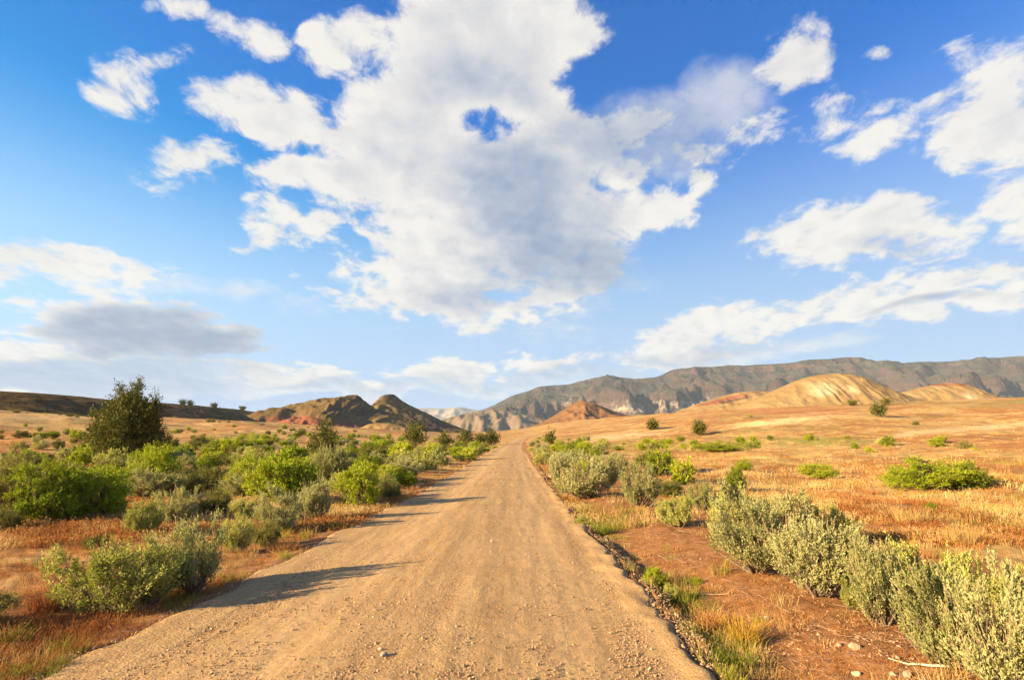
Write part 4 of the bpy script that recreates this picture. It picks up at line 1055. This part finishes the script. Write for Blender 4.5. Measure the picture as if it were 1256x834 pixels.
def dens_road(x, y, u, v, out, side):
    t = (x - ROAD_L) / (ROAD_R - ROAD_L)
    lane = np.maximum(.35 + .35 * np.cos(t * 4 * np.pi), np.maximum(sstep(np.abs(t - .5), .34, .48), 1 - sstep(t, .05, .35)))
    return (out < .15) * np.clip(lane * .8 + .5 * fbm(x / .6, y / 1.2, 3), 0.04, 1)
p, r, o_, s_ = cloud(340000, 2.4, 26, dens_road, seed=420)
p[:, 2] = road_z(p[:, 0], p[:, 1]) + .002
scatter_stuff('gravel', 'loose gravel scattered over the dirt road', 'gravel', p, np.random.RandomState(1).gamma(1.4, .0042, len(p)) + .0045, pebs, 421, 1.0)
def dens_dirt(x, y, u, v, out, side):
    return (out > .1) * np.clip(on_dirt(out, side, y) * .8 + .05, 0, 1) * np.clip(.45 + .9 * fbm(x / .8, y / .8, 3), 0, 1)
p, r, o_, s_ = cloud(60000, 2.6, 24, dens_dirt, seed=430)
scatter_stuff('gravel', 'small red stones scattered over the bare dirt right of the road', 'gravel', p, np.random.RandomState(2).gamma(1.7, .0065, len(p)) + .005, reds, 431, 1.0)
def dens_lip(x, y, u, v, out, side): return (side > 0) * np.exp(-((out + .04) / .26) ** 2) * np.clip(.5 + 1.2 * fbm(x / .5, y / .7, 2), 0, 1)
p, r, o_, s_ = cloud(38000, 2.4, 26, dens_lip, seed=435)
k_ = road_out(p[:, 0], p[:, 1])[0] < -.01
p[k_, 2] = road_z(p[k_, 0], p[k_, 1]) + .01
scatter_stuff('dirt_clods', 'crumbled dirt and gravel along the right lip of the road', 'gravel', p, np.random.RandomState(4).gamma(1.6, .007, len(p)) + .006, pebs, 436, 1.0)
# clods and litter: short dead twigs lying on the dirt
def twig_proto(seed):
    rg = np.random.RandomState(seed); k = 9
    a = np.concatenate([rg.normal(size=(k, 2)) * .12, np.full((k, 1), .006)], 1)
    d = rand_dirs(rg, k) * np.array([1, 1, .12]); b = a + unit(d) * rg.uniform(.06, .2, (k, 1)); b[:, 2] = np.abs(b[:, 2]) + .004
    v, f = tubes(curve_lines(a, b, 4, rg, .12, 0), np.full((k, 4), .0022), 3)
    return mesh_np('twig_litter', v, [f], [TWIG], True)
TWIG = wood_mat('dead_twig', (.20, .12, .07), (.45, .33, .22))
twp = [twig_proto(440 + i) for i in range(4)]
def dens_tw(x, y, u, v, out, side): return (out > .1) * np.clip(.12 + on_dirt(out, side, y) * .5, 0, 1)
p, r, o_, s_ = cloud(2600, 2.6, 18, dens_tw, seed=450)
scatter_stuff('twig_litter', 'dead twigs littering the bare ground between the bushes', 'twigs', p, np.random.RandomState(3).uniform(.5, 1.3, len(p)), twp, 451, .1)

# single stones one can point to
ROCKM = stone_mat('pale_rock', [(.36, .26, .17), (.42, .30, .20)]); ROCKR = stone_mat('pink_rock', [(.42, .24, .16), (.46, .27, .18)])
ROCKG = stone_mat('grey_rock', [(.30, .25, .20), (.36, .30, .24)])
for i, (u, v, wpx, mt, lb) in enumerate([(1049, 797, 13, ROCKM, 'pale angular stone on the bare dirt left of the bleached stick'), (1029, 793, 9, ROCKR, 'pinkish stone just left of the pale angular one'), (1050, 826, 10, ROCKM, 'pale flat stone at the lower edge of the bare dirt'),
                                         (1114, 829, 12, ROCKR, 'rounded pink stone under the bleached stick'), (1097, 828, 9, ROCKR, 'small reddish stone beside the rounded pink one'), (941, 760, 9, ROCKG, 'grey stone beside the golden grass tuft'), (1102, 808, 7, ROCKM, 'little pale stone above the near end of the bleached stick'),
                                         (866, 797, 6, ROCKM, 'small white stone on the lip of the right road edge'), (470, 826, 9, ROCKG, 'dark cobble lying on the near part of the road'), (466, 818, 7, ROCKM, 'light cobble touching the dark one on the road')]):
    x, y, z = gp(u, v); d = y * CP + (z - CAM_H) * SP; s = wpx * d / 700
    if road_out(x, y)[0] < 0: z = float(road_z(np.array(x), np.array(y)))
    o = link('stone', stone_mesh(460 + i, 'stone', 2, mt)); o.location = (x, y, z + s * .16); o.scale = (s, s, s); o.rotation_euler = (0, 0, i * 1.3)
    tag(o, lb, 'stone', 'single stones')
# bleached stick
BLEACH = wood_mat('bleached_wood', (.52, .42, .31), (.70, .60, .46))
def stick(u0, v0, u1, v1, r, nm, label, mat, bends, lift=.02, group=None):
    a, b = np.array(gp(u0, v0)), np.array(gp(u1, v1)); n = len(bends) + 2
    t = np.linspace(0, 1, n)[:, None]; P = a * (1 - t) + b * t
    s = np.array([-(b - a)[1], (b - a)[0], 0]); s = s / np.linalg.norm(s)
    for i, q in enumerate(bends): P[i + 1] += s * q
    P[:, 2] = [float(G(px, py)) + lift for px, py in P[:, :2]]
    v, f = tubes(P[None], (r * np.linspace(1.1, .45, n))[None], 6)
    P2 = np.stack([P[n // 2], P[n // 2] + (P[-1] - P[n // 2]) * .45 + s * .07 + np.array([0, 0, .03])])
    v2, f2 = tubes(P2[None], np.array([[r * .5, r * .2]]), 5)
    V, Fq = join([(v, f), (v2, f2)])
    o = link(nm, mesh_np(nm, V, [Fq], [mat], True)); tag(o, label, 'stick', group)
stick(1178, 824, 1090, 812, .010, 'dead_stick', 'long bleached stick lying on the bare dirt below the broad sagebrush', BLEACH, [.01, .02, .005, -.015, .01, .012])
stick(895, 730, 848, 728, .005, 'dead_stick', 'thin dark curved twig lying on the dirt behind the ditch weeds', TWIG, [.03, .05, .03])
# wooden stake
def stake():
    x, y, z = gp(373, 645); d = y * CP + (z - CAM_H) * SP; s = d / 700
    o = bpy.data.objects.new('wooden_stake', None); C.objects.link(o); o.location = (x, y, z); o.rotation_euler = (0, .05, .3)
    h = 25 * s; w = .028
    import bmesh
    bm = bmesh.new(); bmesh.ops.create_cube(bm, size=1)
    for v in bm.verts: v.co = (v.co.x * w * (1 if v.co.z < 0 else .85), v.co.y * w * .7, (v.co.z + .5) * h - .1 + (v.co.x * .02 if v.co.z > 0 else 0))
    bmesh.ops.bevel(bm, geom=bm.edges[:], offset=.003, segments=1, affect='EDGES')
    me = bpy.data.meshes.new('wooden_stake_post'); bm.to_mesh(me); bm.free(); me.materials.append(wood_mat('weathered_stake', (.22, .11, .05), (.40, .22, .11)))
    link('post', me, o)
    tag(o, 'thin weathered wooden stake in the verge in front of the pale sagebrush', 'stake')
stake()
# tufts one can count
def tuft_obj(u, vb, wpx, hpx, mat, label, seed, n=420):
    x, y, z = gp(u, vb); d = y * CP + (z - CAM_H) * SP; s = d / 700
    me = clump(seed, n, hpx * s, wpx * s * .32, .0045, .7, mat, n // 3)
    o = link('grass_tuft', me); o.location = (x, y, z); tag(o, label, 'grass tuft', 'big grass tufts')
GOLD = grass_mat('golden_grass', [(0.353, 0.202, 0.025), (0.470, 0.286, 0.042), (0.554, 0.370, 0.084)])
for q in [(912, 792, 62, 40, GOLD, 'golden feathery grass tuft on the bare dirt near the right road edge', 501), (1118, 642, 52, 22, STRAW, 'golden straw tuft in the field above the leaning sagebrush', 502), (1180, 668, 44, 26, STRAW, 'straw tuft in the field above the dense sagebrush row', 503),
          (402, 642, 34, 14, RUST, 'rounded rust-orange tuft at the left verge behind the stake', 504), (345, 676, 60, 16, RUST, 'pinkish dry tuft at the left verge around the foot of the stake', 505), (905, 826, 44, 30, LUSH, 'green and straw tuft in the ditch at the bottom of the picture', 506),
          (60, 748, 60, 28, RUST, 'dark rusty tuft left of the nearest sagebrush', 507), (738, 655, 24, 14, LUSH, 'yellow-green tuft in the ditch right of the road', 508), (870, 775, 40, 26, RUST, 'reddish dead tuft in the shaded ditch beside the golden one', 509)]:
    tuft_obj(*q)

# ------------------------------------------------------------------ air
def build_haze():
    import bmesh
    bm = bmesh.new(); bmesh.ops.create_cube(bm, size=1)
    for v in bm.verts: v.co = (v.co.x * 26000, v.co.y * 26000, -40 if v.co.z < 0 else HAZE_TOP)
    me = bpy.data.meshes.new('haze'); bm.to_mesh(me); bm.free()
    m = bpy.data.materials.new('thin_air_haze'); m.use_nodes = True; T = NT(m.node_tree); T.n.clear()
    v = T.add('ShaderNodeVolumePrincipled', None, {'Color': (0.60, 0.78, 1.0, 1), 'Density': HAZE, 'Anisotropy': 0.0})
    T.add('ShaderNodeOutputMaterial', None, {'Volume': v}); me.materials.append(m)
    tag(link('haze', me), 'thin pale haze over the whole valley', 'haze', None, 'stuff')
HAZE = 4.2e-5; HAZE_TOP = 860
build_haze()
